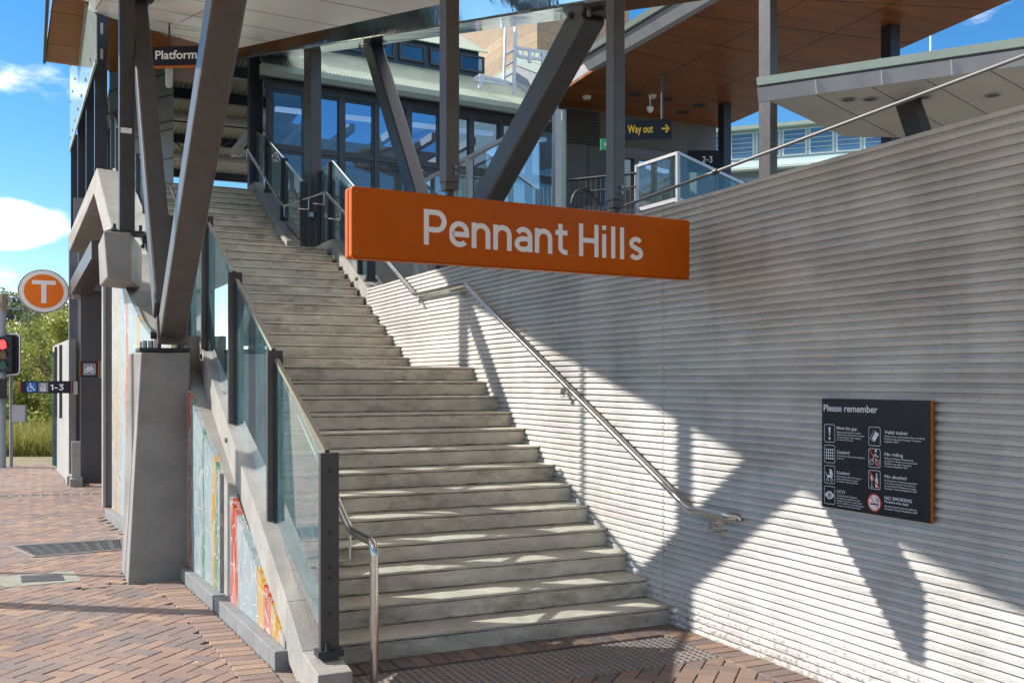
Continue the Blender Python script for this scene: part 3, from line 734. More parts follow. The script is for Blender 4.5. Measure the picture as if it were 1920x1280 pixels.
def vcol(x, y, z0, z1, w, label, group, m=STEEL, d=None, rot=0, plate=True):
    r = thing('steel_column', label, 'column', (x, y, z0), group)
    d = d or w; b = MB(); b.box((x, y, (z0 + z1) / 2), (w, d, z1 - z0), Matrix.Rotation(rot, 3, 'Z')); b.build('shaft', m, r, bevel=0.012)
    return r
GC = 'square steel columns along the street side of the stair'
c1 = vcol(0.90, 12.42, 3.52, cz(12.42), 0.17, 'square charcoal column on the corbel block with a small white sticker', GC, STEEL)
b = MB(); b.bb((0.83, 12.328, 4.66), (0.95, 12.334, 4.72)); b.build('sticker', WHITEP, c1)
c2 = vcol(0.88, 17.6, 4.9, 7.9, 0.19, 'square navy-grey column with two slot lights, rising from the concrete arch', GC, STEELB)
b = MB(); b.bb((0.87, 17.49, 7.02), (0.91, 17.504, 7.18)); b.bb((0.87, 17.49, 7.42), (0.91, 17.504, 7.60)); b.build('slot_light', mat('frosted', (0.55, 0.5, 0.45)), c2)
vcol(0.90, 21.4, 0, 8.9, 0.20, 'navy-grey column just behind the one that rises from the concrete arch', GC, STEELB)
vcol(0.90, 26.0, 0, 8.9, 0.22, 'third navy-grey column from the stair, below the glass screen', GC, STEELB)
c5 = vcol(0.90, 31.5, 0, 8.9, 0.25, 'outermost navy-grey column, at the far edge below the glass screen', GC, STEELB)
GS = 'columns on the station side of the stair'
c6 = vcol(4.22, 17.0, 3.6, cz(17.0) - 0.02, 0.22, 'two-tone steel column at the upper landing of the stair', GS, STEEL, rot=0.3)
b = MB(); b.bb((4.10, 16.86, 4.60), (4.34, 17.14, 4.68)); b.build('collar', STAIN, c6)
c7 = vcol(4.0, 20.95, 5.58, 8.62, 0.27, 'dark column at the head of the stair beside the glazed front', GS, STEELB)
vcol(10.7, 12.95, 3.0, 8.3, 0.22, 'tall two-tone column holding the near corner of the timber ceiling', 'columns under the timber ceiling', STEEL, rot=0.35)
vcol(14.5, 19.1, 3.0, 8.3, 0.22, 'short dark column under the far end of the timber ceiling', 'columns under the timber ceiling', STEELB)
vcol(14.1, 13.65, 3.0, 8.3, 0.24, 'dark column rising behind the cream canopy to the timber ceiling', 'columns under the timber ceiling', STEELB)
# ================================================================== BALUSTRADES AND HANDRAILS
def balustrade(name, label, posts, group=None, w=0.05, d=0.11, m=STEEL, glass=GL, gap=0.03, railh=0.0, cat='balustrade', base=None, rail=STAIN, last_plate=True, draw=None):
    """posts: (X, Y, z foot, z top); panels run from post to post with a slim metal cap"""
    r = thing(name, label, cat, base or (posts[0][0], posts[0][1], posts[0][2]), group)
    for i, (x, y, z0, z1) in enumerate(posts):
        b = MB(); b.bb((x - d / 2, y - w / 2, z0), (x + d / 2, y + w / 2, z1)); b.build('post', m, r, bevel=0.004)
        b = MB(); b.bb((x - d / 2 - 0.02, y - w / 2 - 0.03, z0 - 0.03), (x + d / 2 + 0.02, y + w / 2 + 0.03, z0 + 0.006)); b.tube([(x - 0.02, y - w / 2 - 0.02, z0), (x - 0.02, y - w / 2 - 0.02, z0 + 0.05)], 0.014, 6); b.build('foot_plate', BLACKI, r)
    for i in range(len(posts) - 1):
        (xa, ya, a0, a1), (xb2, yb, b0, b1) = posts[i], posts[i + 1]
        if draw and not draw[i]: continue
        sgn = 1 if yb > ya else -1
        dy = w / 2 + 0.012
        L = math.hypot(xb2 - xa, yb - ya); ux, uy = (xb2 - xa) / L, (yb - ya) / L
        pa = Vector((xa + ux * dy, ya + uy * dy, 0)); pb = Vector((xb2 - ux * dy, yb - uy * dy, 0))
        ta, tb = a1 - 0.01, b1 - 0.01
        if abs(b1 - a1) > 0.2: ta = a1 - 0.0; tb = b1 - 0.06 * (1 if b1 > a1 else 0)
        nx, ny = -uy * 0.006, ux * 0.006
        za, zb = a0 + gap, b0 + gap
        b = MB()
        v = [(pa.x - nx, pa.y - ny, za), (pb.x - nx, pb.y - ny, zb), (pb.x - nx, pb.y - ny, tb), (pa.x - nx, pa.y - ny, ta)]
        b.add(v, [(0, 1, 2, 3)]); b.build('glass_pane', glass, r)
        b = MB(); b.beam((pa.x, pa.y, ta), (pb.x, pb.y, tb), 0.028, 0.032); b.build('cap_rail', rail, r)
        b = MB(); b.beam((pa.x, pa.y, za), (pb.x, pb.y, zb), 0.022, 0.026); b.build('bottom_rail', rail, r)
        b = MB()
        for p, z0_, z1_ in ((pa, za, ta), (pb, zb, tb)): b.bb((p.x - 0.012, p.y - 0.008, z0_), (p.x + 0.012, p.y + 0.008, z1_))
        b.build('side_channel', BLACKI, r)
    return r
b1 = balustrade('glass_balustrade', 'long glass balustrade stepping down the open side of the lowest flight',
    [(1.52, 5.74, 0.235, 1.385), (1.50, 7.14, 0.74, 2.02), (1.45, 8.45, 1.33, 2.70), (1.42, 9.78, 2.05, 3.36), (1.42, 11.0, 2.13, 3.36), (1.42, 11.75, 2.13, 3.36)])
b = MB()
for z in (0.45, 0.66, 0.72, 0.92, 1.28): b.tube([(1.52, 5.716, z), (1.52, 5.709, z)], 0.011, 10)
b.build('cap_screw', BLACKI, b1)
balustrade('glass_balustrade', 'glass balustrade on the open side of the middle flight, behind the leaning columns',
    [(1.36, 12.35, 2.55, 3.75), (1.35, 13.6, 3.08, 4.30), (1.34, 14.9, 3.70, 4.92), (1.33, 15.9, 4.15, 5.20), (1.30, 17.0, 4.15, 5.25)], w=0.05)
balustrade('glass_balustrade', 'glass balustrade beside the concrete arch at the top of the open side',
    [(1.22, 17.25, 4.25, 5.50), (1.22, 18.5, 4.9, 6.15), (1.22, 19.9, 5.6, 6.80), (1.22, 21.4, 5.65, 6.80), (1.22, 23.0, 5.65, 6.80)], w=0.05)
balustrade('glass_balustrade', 'glass balustrade climbing the station side of the top flight',
    [(3.96, 16.55, 4.03, 5.12), (3.96, 18.05, 4.62, 5.82), (3.96, 19.5, 5.30, 6.50), (3.96, 20.75, 5.72, 6.95)], w=0.06, d=0.13, m=STEELB)
balustrade('glass_balustrade', 'glass balustrade of the middle flight, its lower half behind the orange sign',
    [(4.30, 16.75, 4.05, 5.36), (4.30, 16.05, 4.10, 5.38), (4.28, 14.3, 3.32, 4.55), (4.28, 13.85, 3.26, 4.50)], w=0.06, d=0.13, m=STEELB)

def rail(name, label, path, r, brackets=(), cat='handrail', wall=None, m=STAIN, rad=0.06, group=None):
    t = thing(name, label, cat, path[0], group)
    b = MB(); b.tube(bend(path, rad), r, 16); b.build('rail', m, t, smooth=True)
    for (x, y, z) in brackets:
        q = MB()
        if wall is not None:
            q.bb((x - 0.002, y - 0.030, z - r - 0.11), (x + 0.004, y - 0.022, z - r + 0.002))
            q.bb((x - 0.002, y - 0.026, z - r - 0.11), (wall - 0.012, y + 0.03, z - r - 0.104))
            q.bb((wall - 0.020, y - 0.05, z - r - 0.135), (wall - 0.012, y + 0.05, z - r - 0.01))
            q.bb((x - 0.002, y + 0.02, z - r - 0.09), (wall - 0.012, y + 0.026, z - r - 0.04))
        else:
            q.tube([(x, y, z - r), (x, y, z - r - 0.16), (x + (0.16 if x < 3.9 and x > 2 else -0.18), y, z - r - 0.16)], 0.009, 8)
        q.build('bracket', STAIN, t)
    return t
HX = 4.15
rail('wall_handrail', 'shiny steel handrail bracketed to the ribbed wall',
     [(HX + 0.075, 5.40, 0.875), (HX + 0.06, 5.41, 0.90), (HX, 5.44, 0.905), (HX, 5.87, 0.895), (HX, 10.0, 2.85), (HX, 11.6, 2.86), (HX - 0.02, 13.9, 3.98)], 0.025,
     [(HX, 5.62, 0.90), (HX, 7.78, 1.80), (HX, 10.12, 2.85), (HX, 11.46, 2.86)], wall=WX)
rail('stair_handrail', 'steel handrail on the station side of the two upper flights',
     [(HX - 0.03, 13.95, 4.00), (4.08, 15.62, 4.80), (3.80, 17.35, 4.83), (3.68, 20.1, 6.37), (3.66, 20.75, 6.37), (3.50, 20.75, 6.34)], 0.024,
     [(4.08, 15.7, 4.80), (3.98, 16.3, 4.81), (3.80, 17.3, 4.83), (3.74, 18.7, 5.56), (3.68, 20.1, 6.37), (4.12, 14.9, 4.45)])
rail('stair_handrail', 'free standing stainless handrail end at the foot of the stair by the first glass panel',
     [(1.785, 5.71, -0.02), (1.785, 5.71, 0.845), (1.785, 6.20, 0.85), (1.785, 9.95, 2.70), (1.785, 11.9, 2.85), (1.75, 15.7, 4.72)], 0.026,
     [(1.785, 6.22, 0.85), (1.785, 7.7, 1.58), (1.785, 9.2, 2.33)], rad=0.075)

# ================================================================== THE STATION SIGN
SX = Vector((1, 0.077, 0)).normalized(); SO = Vector((1.61, 5.58, 0)); SN = Vector((SX.y, -SX.x, 0))
sg = thing('station_sign', 'large orange station name sign with white letters hung across the stair', 'station sign', tuple(SO + Vector((0, 0, 2.5))))
SL = 2.482; SB, ST = 2.512, 2.922
def rpoly(w0, w1, h0, h1, r, n=5):
    o = []
    for cx, cy, a0 in ((w1 - r, h1 - r, 0), (w0 + r, h1 - r, 90), (w0 + r, h0 + r, 180), (w1 - r, h0 + r, 270)):
        for k in range(n + 1):
            a = math.radians(a0 + 90 * k / n); o.append((cx + r * math.cos(a), cy + r * math.sin(a)))
    return o
for nm, off in (('front_panel', 0.0), ('rear_panel', 0.062)):
    b = MB(); b.prism([SO + SX * x + Vector((0, 0, z)) - SN * off for x, z in rpoly(0, SL, SB, ST, 0.018)], -SN * 0.052)
    b.build(nm, ORANGE, sg, bevel=0.008)
b = MB(); b.prism([SO + SX * x + Vector((0, 0, z)) - SN * 0.050 for x, z in ((0.03, SB + 0.03), (SL - 0.03, SB + 0.03), (SL - 0.03, ST - 0.03), (0.03, ST - 0.03))], -SN * 0.014)
b.build('spacer', BLACKI, sg)
b = MB()
o = SO + SN * 0.002
px0 = P(790, 470, Y=5.60); px1 = P(1205, 470, Y=5.75)
x0 = (px0 - SO).dot(SX); x1 = (px1 - SO).dot(SX)
x0 = x0 + 0.02
zb = 2.615
# two words, set to the width they have on the enamel
w = x1 - x0
plain(b, 'Pennant Hills', o + SX * x0 + Vector((0, 0, zb)), SX, (0, 0, 1), w, 0.212, w=0.15)
b.build('lettering', WHITEP, sg)
b = MB(); b.beam(SO + Vector((0, 0, SB - .004)) + SX * .01 + SN * -.004, SO + SX * (SL - .01) + Vector((0, 0, SB - .004)) + SN * -.004, .012, .006); b.build('folded_lip', ORANGE, sg)
for u in (0.03, SL - 0.03):
    for z in (SB + .03, ST - .03):
        b = MB(); disc(b, SO + SX * u + Vector((0, 0, z)) + SN * .0012, SX, Vector((0, 0, 1)), .006, 10); b.build('screw', BOLT, sg)
b = MB(); rs_ = random.Random(4)
for px_, py_, n_ in ((1036, 481, 6), (1066, 480, 5), (1090, 476, 3), (1092, 472, 2)):
    for _ in range(n_):
        c = P(px_ + rs_.uniform(-9, 9), py_ + rs_.uniform(-3, 3), Y=5.58 + .077 * 1.6); c = SO + SX * (c - SO).dot(SX) + Vector((0, 0, c.z)) + SN * .0022
        w_ = rs_.uniform(.004, .014); b.add([c, c + SX * w_ + Vector((0, 0, rs_.uniform(-.002, .003))), c + SX * w_ * .6 + Vector((0, 0, .004))], [(0, 1, 2)])
b.build('scratch', mat('bare_primer', (0.55, 0.42, 0.40)), sg)
for xx, yy in ((2.26, 5.70), (3.50, 5.80)):
    q = thing('sign_hanger', ('left' if xx < 3 else 'right') + ' grey square post hanging from the canopy to the orange sign', 'post', (xx, yy, ST), 'posts carrying the orange sign')
    b = MB(); b.box((xx, yy, (ST + 0.09 + cz(yy)) / 2), (0.092, 0.092, cz(yy) - ST - 0.09), Matrix.Rotation(0.12, 3, 'Z')); b.build('shaft', STEELW, q, bevel=0.006)
    b = MB(); b.box((xx, yy, ST + 0.065), (0.085, 0.085, 0.05)); b.box((xx, yy, ST + 0.02), (0.045, 0.045, 0.06)); b.build('neck', STEELW, q, bevel=0.004)
    b = MB()
    for z in (ST + 0.14, ST + 0.18): b.tube([(xx + 0.02, yy - 0.048, z), (xx + 0.02, yy - 0.058, z)], 0.011, 8)
    b.build('bolt', BOLT, q)

# ================================================================== NOTICE BOARD
nb = thing('notice_board', 'black notice board headed Please remember, fixed to the ribbed wall', 'notice board', (4.2, 4.2, 1.06))
NX, NY0, NY1, NZ0, NZ1 = 4.195, 4.592, 3.782, 1.060, 1.700
b = MB(); b.bb((NX, NY1 + 0.006, NZ0), (NX + 0.02, NY0, NZ1)); b.build('panel', SIGNK, nb, bevel=0.002)
b = MB(); b.bb((NX + 0.001, NY1 + 0.000, NZ0 + 0.001), (NX + 0.016, NY1 + 0.0055, NZ1 - 0.001)); b.build('edge_strip', ORANGE, nb)
NU = Vector((0, -1, 0)); NV = Vector((0, 0, 1)); NW, NH = NY0 - NY1, NZ1 - NZ0
def np_(u, v, k=0.0015): return Vector((NX - k, NY0 - u * NW, NZ1 - v * NH))
wl = MB(); rd = MB(); bl = MB()
def tl(u, v, txt, h, w): text(wl, txt, np_(u, v), NU, NV, width=w * NW, height=h, offset=0.012)
tl(0.022, 0.115, 'Please remember', 0.040, 0.52)
heads = [(0.155, .278, 'Mind the gap', .195), (0.155, .495, 'Caution!', .125), (0.155, .682, 'Caution!', .125), (0.155, .855, 'CCTV', .085),
         (0.605, .290, 'Valid ticket', .20), (0.605, .478, 'No riding', .16), (0.605, .668, 'No alcohol', .19), (0.605, .852, 'NO SMOKING', .235), (0.605, .880, 'Penalties may apply', .21)]
for u, v, t, w in heads: tl(u, v, t, 0.0185 if 'Penalties' not in t else 0.0135, w)
body = [(.155, .308, ['Please stand behind the yellow', 'platform line until the doors open', 'and mind the gap when stepping', 'on and off the train.']),
        (.155, .522, ['Tactile floor tiles may be slippery', 'when wet.']),
        (.155, .709, ['Please keep a firm hold of your', 'pram and remember to apply', 'the brakes when stationary.']),
        (.155, .882, ['Closed Circuit Television', 'surveillance operates at this', 'location 24 hours a day. Please', 'call 131 500 for more information.', 'Transport for New South Wales.']),
        (.605, .318, ['Please carry a valid ticket when travelling.', 'Penalties may apply. Passenger Transport', 'Regulation 2007.']),
        (.605, .506, ['Riding of bicycles, skateboards,', 'scooters or skates is not permitted.', 'Penalties may apply. Passenger', 'Transport Regulation 2007.']),
        (.605, .696, ['Drinking from or being in possession', 'of an open container of alcohol is', 'not permitted. Penalties may apply.', 'Passenger Transport Regulation 2007.']),
        (.605, .915, ['Smoke-free Environment Act 2000 and', 'Passenger Transport Regulation 2007.'])]
for u, v, ls in body:
    for i, s in enumerate(ls): tl(u, v + i * 0.0225, s, 0.0085, len(s) * 0.0078)
IW = 0.108
for u, v in ((.028, .235), (.028, .425), (.028, .613), (.028, .802), (.46, .237), (.46, .425), (.46, .613)):
    rrect(wl, np_(u + IW / 2, v + 0.083), NU, NV, IW * NW, 0.165 * NH, 0.0028, 0.12)
def ic(u, v): return np_(u + IW / 2, v + 0.083)
c = ic(.028, .235); wl.add([c + NU * x + NV * z for x, z in ((-.009, .035), (.009, .035), (.003, -.015), (-.003, -.015))], [(0, 1, 2, 3)]); disc(wl, c - NV * 0.030, NU, NV, .0085, 16)
c = ic(.028, .425)
for i in range(4):
    for j in range(4): disc(wl, c + NU * (-.0255 + .017 * i) + NV * (.0255 - .017 * j), NU, NV, .0062, 12)
c = ic(.028, .613)
wl.add([c] + [c + NU * (.026 * math.sin(a)) + NV * (.034 * math.cos(a)) for a in [k * math.pi / 2 / 8 for k in range(9)]], [tuple(range(10))])
wl.add([c + NU * x + NV * z for x, z in ((-.026, -.003), (.028, -.003), (.020, -.018), (-.016, -.018))], [(0, 1, 2, 3)])
stroke(wl, [(-.034, .012), (-.028, .010), (-.022, -.008)], NU, NV, c, .0035)
for s in (-.016, .016): ring(wl, c + NU * s - NV * .030, NU, NV, .010, .0035, 20)
c = ic(.028, .802)
eye = [(x / 10 * .038, .024 * (1 - (x / 10) ** 2)) for x in range(-10, 11)]; eye += [(x, -z) for x, z in eye[::-1][1:-1]]
wl.add([c + NU * x + NV * z for x, z in eye], [tuple(range(len(eye)))])
disc(bl, c - Vector((.0008, 0, 0)), NU, NV, .0165, 22); ring(wl, c - Vector((.0016, 0, 0)), NU, NV, .0125, .005, 22)
c = ic(.46, .237)
M2 = lambda p, a: (p[0] * math.cos(a) - p[1] * math.sin(a), p[0] * math.sin(a) + p[1] * math.cos(a))
q = [M2(p, -0.6) for p in ((-.014, -.026), (.014, -.026), (.014, .026), (-.014, .026))]
wl.add([c + NU * (x + .006) + NV * z for x, z in q], [(0, 1, 2, 3)])
q2 = [M2(p, -0.6) for p in ((-.022, .026), (-.022, -.030), (.010, -.030))]; stroke(wl, [(x + .002, z) for x, z in q2], NU, NV, c, .0025)
c = ic(.46, .425)
for s in (-.021, .021): ring(wl, c + NU * s - NV * .022, NU, NV, .0165, .003, 22)
stroke(wl, [(-.021, -.022), (-.006, .004), (.012, -.006), (.021, -.022)], NU, NV, c, .004); stroke(wl, [(-.008, .004), (.006, .024), (.016, .010), (.026, .010)], NU, NV, c, .007); disc(wl, c + NU * .010 + NV * .040, NU, NV, .0075, 14)
c = ic(.46, .613)
wl.add([c + NU * x + NV * z for x, z in ((-.030, .022), (-.008, .022), (-.012, -.004), (-.026, -.004))], [(0, 1, 2, 3)]); stroke(wl, [(-.019, -.004), (-.019, -.040)], NU, NV, c, .003); stroke(wl, [(-.028, -.041), (-.010, -.041)], NU, NV, c, .003)
wl.add([c + NU * x + NV * z for x, z in ((.006, -.042), (.026, -.042), (.026, .002), (.020, .014), (.020, .038), (.012, .038), (.012, .014), (.006, .002))], [tuple(range(8))])
for v in (.425, .613):
    c = ic(.46, v) - Vector((.001, 0, 0)); stroke(rd, [(-.034, .043), (.034, -.043)], NU, NV, c, .0085)
c = np_(.46 + IW / 2, .895); disc(wl, c, NU, NV, .046, 36); ring(rd, c - Vector((.0006, 0, 0)), NU, NV, .050, .008, 36)
stroke(bl, [(-.030, -.008), (.030, -.008)], NU, NV, c - Vector((.0006, 0, 0)), .009); stroke(bl, [(.018, .004), (.024, .014), (.012, .020), (.016, .030)], NU, NV, c - Vector((.0006, 0, 0)), .004); stroke(bl, [(.028, .002), (.033, .014), (.022, .022)], NU, NV, c - Vector((.0006, 0, 0)), .0035)
stroke(rd, [(-.030, .030), (.030, -.030)], NU, NV, c - Vector((.0012, 0, 0)), .006)
wl.build('lettering', mat('notice_white', (0.72, 0.72, 0.76), None, 0.5), nb); rd.build('red_marking', REDM, nb); bl.build('black_marking', SIGNK, nb)
b = MB(); disc(b, (4.231, 5.02, 1.345), (0, -1, 0), (0, 0, 1), 0.008, 8); b.build('red_marking', REDM, nb).name = 'wall_mark'

# ================================================================== STATION BUILDING
def FY(X): return 20.25 + 0.085 * (X - 4)
sb = thing('station_building', 'glazed station building with a green corrugated roof behind the stair', 'building', (4, 20.3, 5.6))
FR = mat('window_frame_paint', (0.022, 0.028, 0.040), (0.030, 0.037, 0.050), 0.4, scale=5)
WG = glassmat('station_window', (0.22, 0.32, 0.45), 2.5, ior=1.55)
HEAD, TRS, FLR = 7.72, 6.50, 5.60
X0, NBAY, PIT_ = 4.15, 9, 0.757
def wpart(name, x0, x1, z0, z1, rows=1):
    f = MB(); t = 0.05
    for a, b_, c_, d_ in ((x0, x1, z0, z0 + t), (x0, x1, z1 - t, z1), (x0, x0 + t, z0 + t, z1 - t), (x1 - t, x1, z0 + t, z1 - t)):
        f.hexa([(a, FY(a) - 0.03, c_), (b_, FY(b_) - 0.03, c_), (b_, FY(b_) + 0.03, c_), (a, FY(a) + 0.03, c_)], [(a, FY(a) - 0.03, d_), (b_, FY(b_) - 0.03, d_), (b_, FY(b_) + 0.03, d_), (a, FY(a) + 0.03, d_)])
    fo = f.build(name, FR, sb)
    p = MB(); p.add([(x0 + t, FY(x0 + t), z0 + t), (x1 - t, FY(x1 - t), z0 + t), (x1 - t, FY(x1 - t), z1 - t), (x0 + t, FY(x0 + t), z1 - t)], [(0, 1, 2, 3)])
    tq = random.uniform(-.006, .006); p.v = [(x, y + (tq if j in (1, 2) else -tq), z) for j, (x, y, z) in enumerate(p.v)]
    p.build('pane', WG, fo)
for i in range(NBAY):
    xa, xb3 = X0 + i * PIT_, X0 + (i + 1) * PIT_
    wpart('window', xa + 0.035, xb3 - 0.035, TRS + 0.04, HEAD - 0.04); wpart('window', xa + 0.035, xb3 - 0.035, FLR, TRS - 0.04)
b = MB()
for i in range(NBAY + 1):
    xa = X0 + i * PIT_; w2 = 0.06 if i % 2 == 0 else 0.034
    b.hexa([(xa - w2, FY(xa) - 0.06, FLR), (xa + w2, FY(xa) - 0.06, FLR), (xa + w2, FY(xa) + 0.05, FLR), (xa - w2, FY(xa) + 0.05, FLR)], [(xa - w2, FY(xa) - 0.06, HEAD + 0.12), (xa + w2, FY(xa) - 0.06, HEAD + 0.12), (xa + w2, FY(xa) + 0.05, HEAD + 0.12), (xa - w2, FY(xa) + 0.05, HEAD + 0.12)])
b.build('mullion', FR, sb)
X1 = X0 + NBAY * PIT_
def strip(x0, x1, y0, y1, z0, z1): 
    q = MB(); q.hexa([(x0, FY(x0) + y0, z0), (x1, FY(x1) + y0, z0), (x1, FY(x1) + y1, z0), (x0, FY(x0) + y1, z0)], [(x0, FY(x0) + y0, z1), (x1, FY(x1) + y0, z1), (x1, FY(x1) + y1, z1), (x0, FY(x0) + y1, z1)]); return q
strip(X0, X1, -0.045, 0.05, TRS - 0.036, TRS + 0.036).build('transom', FR, sb)
strip(X0 - 0.1, X1 + 0.1, -0.055, 0.06, HEAD - 0.036, HEAD + 0.13).build('head_beam', FR, sb)
strip(X0, X1, 0.1, 8, 5.50, 5.595).build('floor_slab', CONCG, sb)
strip(X0 + 1.6, X1, 7.9, 8, 5.6, 8.8).build('rear_wall', mat('interior_wall', (0.18, 0.19, 0.2)), sb)
b = MB()           # things seen through the glass: ceiling battens and railing bars
for i in range(5): b.bb((X0 + 0.4 + i * 1.4, 21.5, 7.60), (X0 + 1.3 + i * 1.4, 21.65, 7.68))
ob = MB()
for i in range(7): ob.bb((X0 + .2 + i, 22.2, 7.5), (X0 + .34 + i, 26, 7.68))
ob.bb((X0 + .9, 24.2, 5.6), (X0 + 2.3, 24.9, 6.9)); ob.bb((X0 + 4.2, 23.8, 5.6), (X0 + 4.5, 24.0, 7.5)); ob.build('interior_frame', mat('interior_white', (0.55, 0.57, 0.6)), sb)
b.build('batten_light', emit('lamp_batten', (0.7, 0.8, 0.95), 0.55), sb)
b = MB()
for i in range(66): b.bb((X0 + 0.05 + i * 0.103, 20.95, 5.62), (X0 + 0.065 + i * 0.103, 20.965, 6.40))
b.bb((X0, 20.93, 6.40), (X1, 20.98, 6.44)); b.build('inner_railing', mat('white_bar', (0.6, 0.62, 0.65)), sb)
# gutter and soffit
GUT = mat('roof_green', (0.25, 0.31, 0.27), (0.30, 0.36, 0.32), 0.45, scale=3, metal=0.1)
q = MB()
pr = [(-0.42, 7.93), (-0.36, 7.84), (-0.26, 7.84), (-0.24, 7.90), (-0.24, 8.03), (-0.42, 8.03)]
q.prism([(X0 - 0.25, FY(X0 - 0.25) + a, z) for a, z in pr], (10.66 - X0 + 0.25, FY(10.66) - FY(X0 - 0.25), 0)); q.build('gutter', GUT, sb)
strip(X0 - 0.2, 10.66, -0.25, 0.08, 7.86, 7.90).build('eave_soffit', FR, sb)
# corrugated lower roof
def corr(name, xa, xb_, ya, za, yb, zb2, pitch=0.076, amp=0.010, m=GUT, fy=FY, n=6, lim=None):
    L = xb_ - xa; cnt = int(L / pitch * n); v = []; f = []
    for i in range(cnt + 1):
        x = xa + L * i / cnt; h = amp * math.sin(2 * math.pi * i / n)
        v += [(x, fy(x) + ya, za + h), (x, fy(x) + yb, zb2 + h), (x, fy(x) + ya, za + h - 0.02), (x, fy(x) + yb, zb2 + h - 0.02)]
    for i in range(cnt):
        a, c_ = i * 4, (i + 1) * 4; f += [(a, c_, c_ + 1, a + 1), (a + 2, a + 3, c_ + 3, c_ + 2), (a, a + 2, c_ + 2, c_)]
    b_ = MB(); b_.add(v, f); return b_.build(name, m, sb)
ROOFM = mat('corrugated_roof', (0.19, 0.245, 0.195), (0.245, 0.30, 0.245), 0.42, scale=3, metal=0.1)
corr('lower_roof', X0 - 0.22, 10.6, -0.40, 8.05, 1.45, 9.12, m=ROOFM)
# clerestory with its windows, upper roof
strip(X0 - 0.2, 9.55, 1.45, 1.55, 8.95, 9.75).build('clerestory_wall', FR, sb)
for i in range(7):
    xa = 4.35 + i * 0.78
    if xa + 0.66 > 9.7: break
    f = MB(); t = 0.05; za, zc = 9.22, 9.62; yo = 1.40
    for a, b_, c_, d_ in ((xa, xa + .66, za, za + t), (xa, xa + .66, zc - t, zc), (xa, xa + t, za + t, zc - t), (xa + .66 - t, xa + .66, za + t, zc - t)):
        f.hexa([(a, FY(a) + yo, c_), (b_, FY(b_) + yo, c_), (b_, FY(b_) + yo + .05, c_), (a, FY(a) + yo + .05, c_)], [(a, FY(a) + yo, d_), (b_, FY(b_) + yo, d_), (b_, FY(b_) + yo + .05, d_), (a, FY(a) + yo + .05, d_)])
    fo = f.build('window', FR, sb)
    p = MB(); p.add([(xa + t, FY(xa) + yo + .03, za + t), (xa + .61, FY(xa + .6) + yo + .03, za + t), (xa + .61, FY(xa + .6) + yo + .03, zc - t), (xa + t, FY(xa) + yo + .03, zc - t)], [(0, 1, 2, 3)]); p.build('pane', WG, fo)
corr('upper_roof', X0 - 0.3, 9.75, 1.34, 9.72, 4.2, 11.3, m=ROOFM)
# lit gable return and barge, right of the ladder
def flank(pts, x, th, m, nm):
    b = MB(); b.prism([P(a, c, X=x) for a, c in pts], (th, 0, 0)); return b.build(nm, m, sb)
WPAN = mat('white_panel', (0.62, 0.62, 0.64), (0.70, 0.70, 0.72), 0.5)
flank([(950, 172), (968, 146), (1046, 180), (1040, 205), (1020, 198)], 10.62, .08, WPAN, 'gable_panel')
flank([(962, 122), (1050, 156), (1046, 184), (962, 148)], 10.56, .12, mat('grey_gable_trim', (0.22, 0.22, 0.24), (0.26, 0.26, 0.28), 0.5), 'gable_trim')
flank([(962, 106), (1052, 138), (1052, 154), (962, 120)], 10.50, .12, GUT, 'verge')
b = MB(); q = [P(966, 92, D=25.2), P(1060, 110, D=23.2), P(1052, 138, X=10.52), P(962, 106, X=10.52)]; b.prism(q, (0, 0, .05)); b.build('gable_roof', ROOFM, sb)
# masonry tower
bt = thing('stone_tower', 'sandstone block tower with a green base band rising behind the station roof', 'tower', (12, 26, 5.6))
def block_mat():
    m, t, b = newmat('sandstone'); L = t.links.new
    tc = t.nodes.new('ShaderNodeTexCoord'); mp = t.nodes.new('ShaderNodeMapping'); mp.inputs['Rotation'].default_value = (math.pi / 2, 0, 0)
    L(tc.outputs['Object'], mp.inputs[0])
    br = t.nodes.new('ShaderNodeTexBrick'); br.inputs['Color1'].default_value = (0.48, 0.36, 0.24, 1); br.inputs['Color2'].default_value = (0.36, 0.28, 0.20, 1); br.inputs['Mortar'].default_value = (0.2, 0.15, 0.11, 1)
    br.inputs['Scale'].default_value = 1; br.inputs['Mortar Size'].default_value = 0.006; br.inputs['Brick Width'].default_value = 0.62; br.inputs['Row Height'].default_value = 0.31
    L(mp.outputs[0], br.inputs['Vector'])
    no = t.nodes.new('ShaderNodeTexNoise'); no.inputs['Scale'].default_value = 9; L(tc.outputs['Object'], no.inputs['Vector'])
    mx = t.nodes.new('ShaderNodeMix'); mx.data_type = 'RGBA'; mx.blend_type = 'MULTIPLY'; mx.inputs['Factor'].default_value = 0.5; L(br.outputs['Color'], mx.inputs['A']); L(no.outputs['Color'], mx.inputs['B'])
    L(mx.outputs['Result'], b.inputs['Base Color']); b.inputs['Roughness'].default_value = 0.85; return m
tA = P(1007, 60, D=27.5); tL = P(938, 60, D=29.0); tR = P(1180, 60, D=29.5)
b = MB(); q = [tL, tA, tR, tR + Vector((-1.6, 4, 0)), tL + Vector((0, 4, 0))]
b.prism([Vector((p.x, p.y, 10.75)) for p in q], (0, 0, 5)); b.build('shaft', block_mat(), bt)
b = MB(); b.prism([Vector((p.x, p.y, 5.6)) + (Vector((p.x, p.y, 0)) - Vector((tA.x, tA.y + 2, 0))) * 0.03 for p in q], (0, 0, 5.14)); b.build('base_band', GUT, bt)

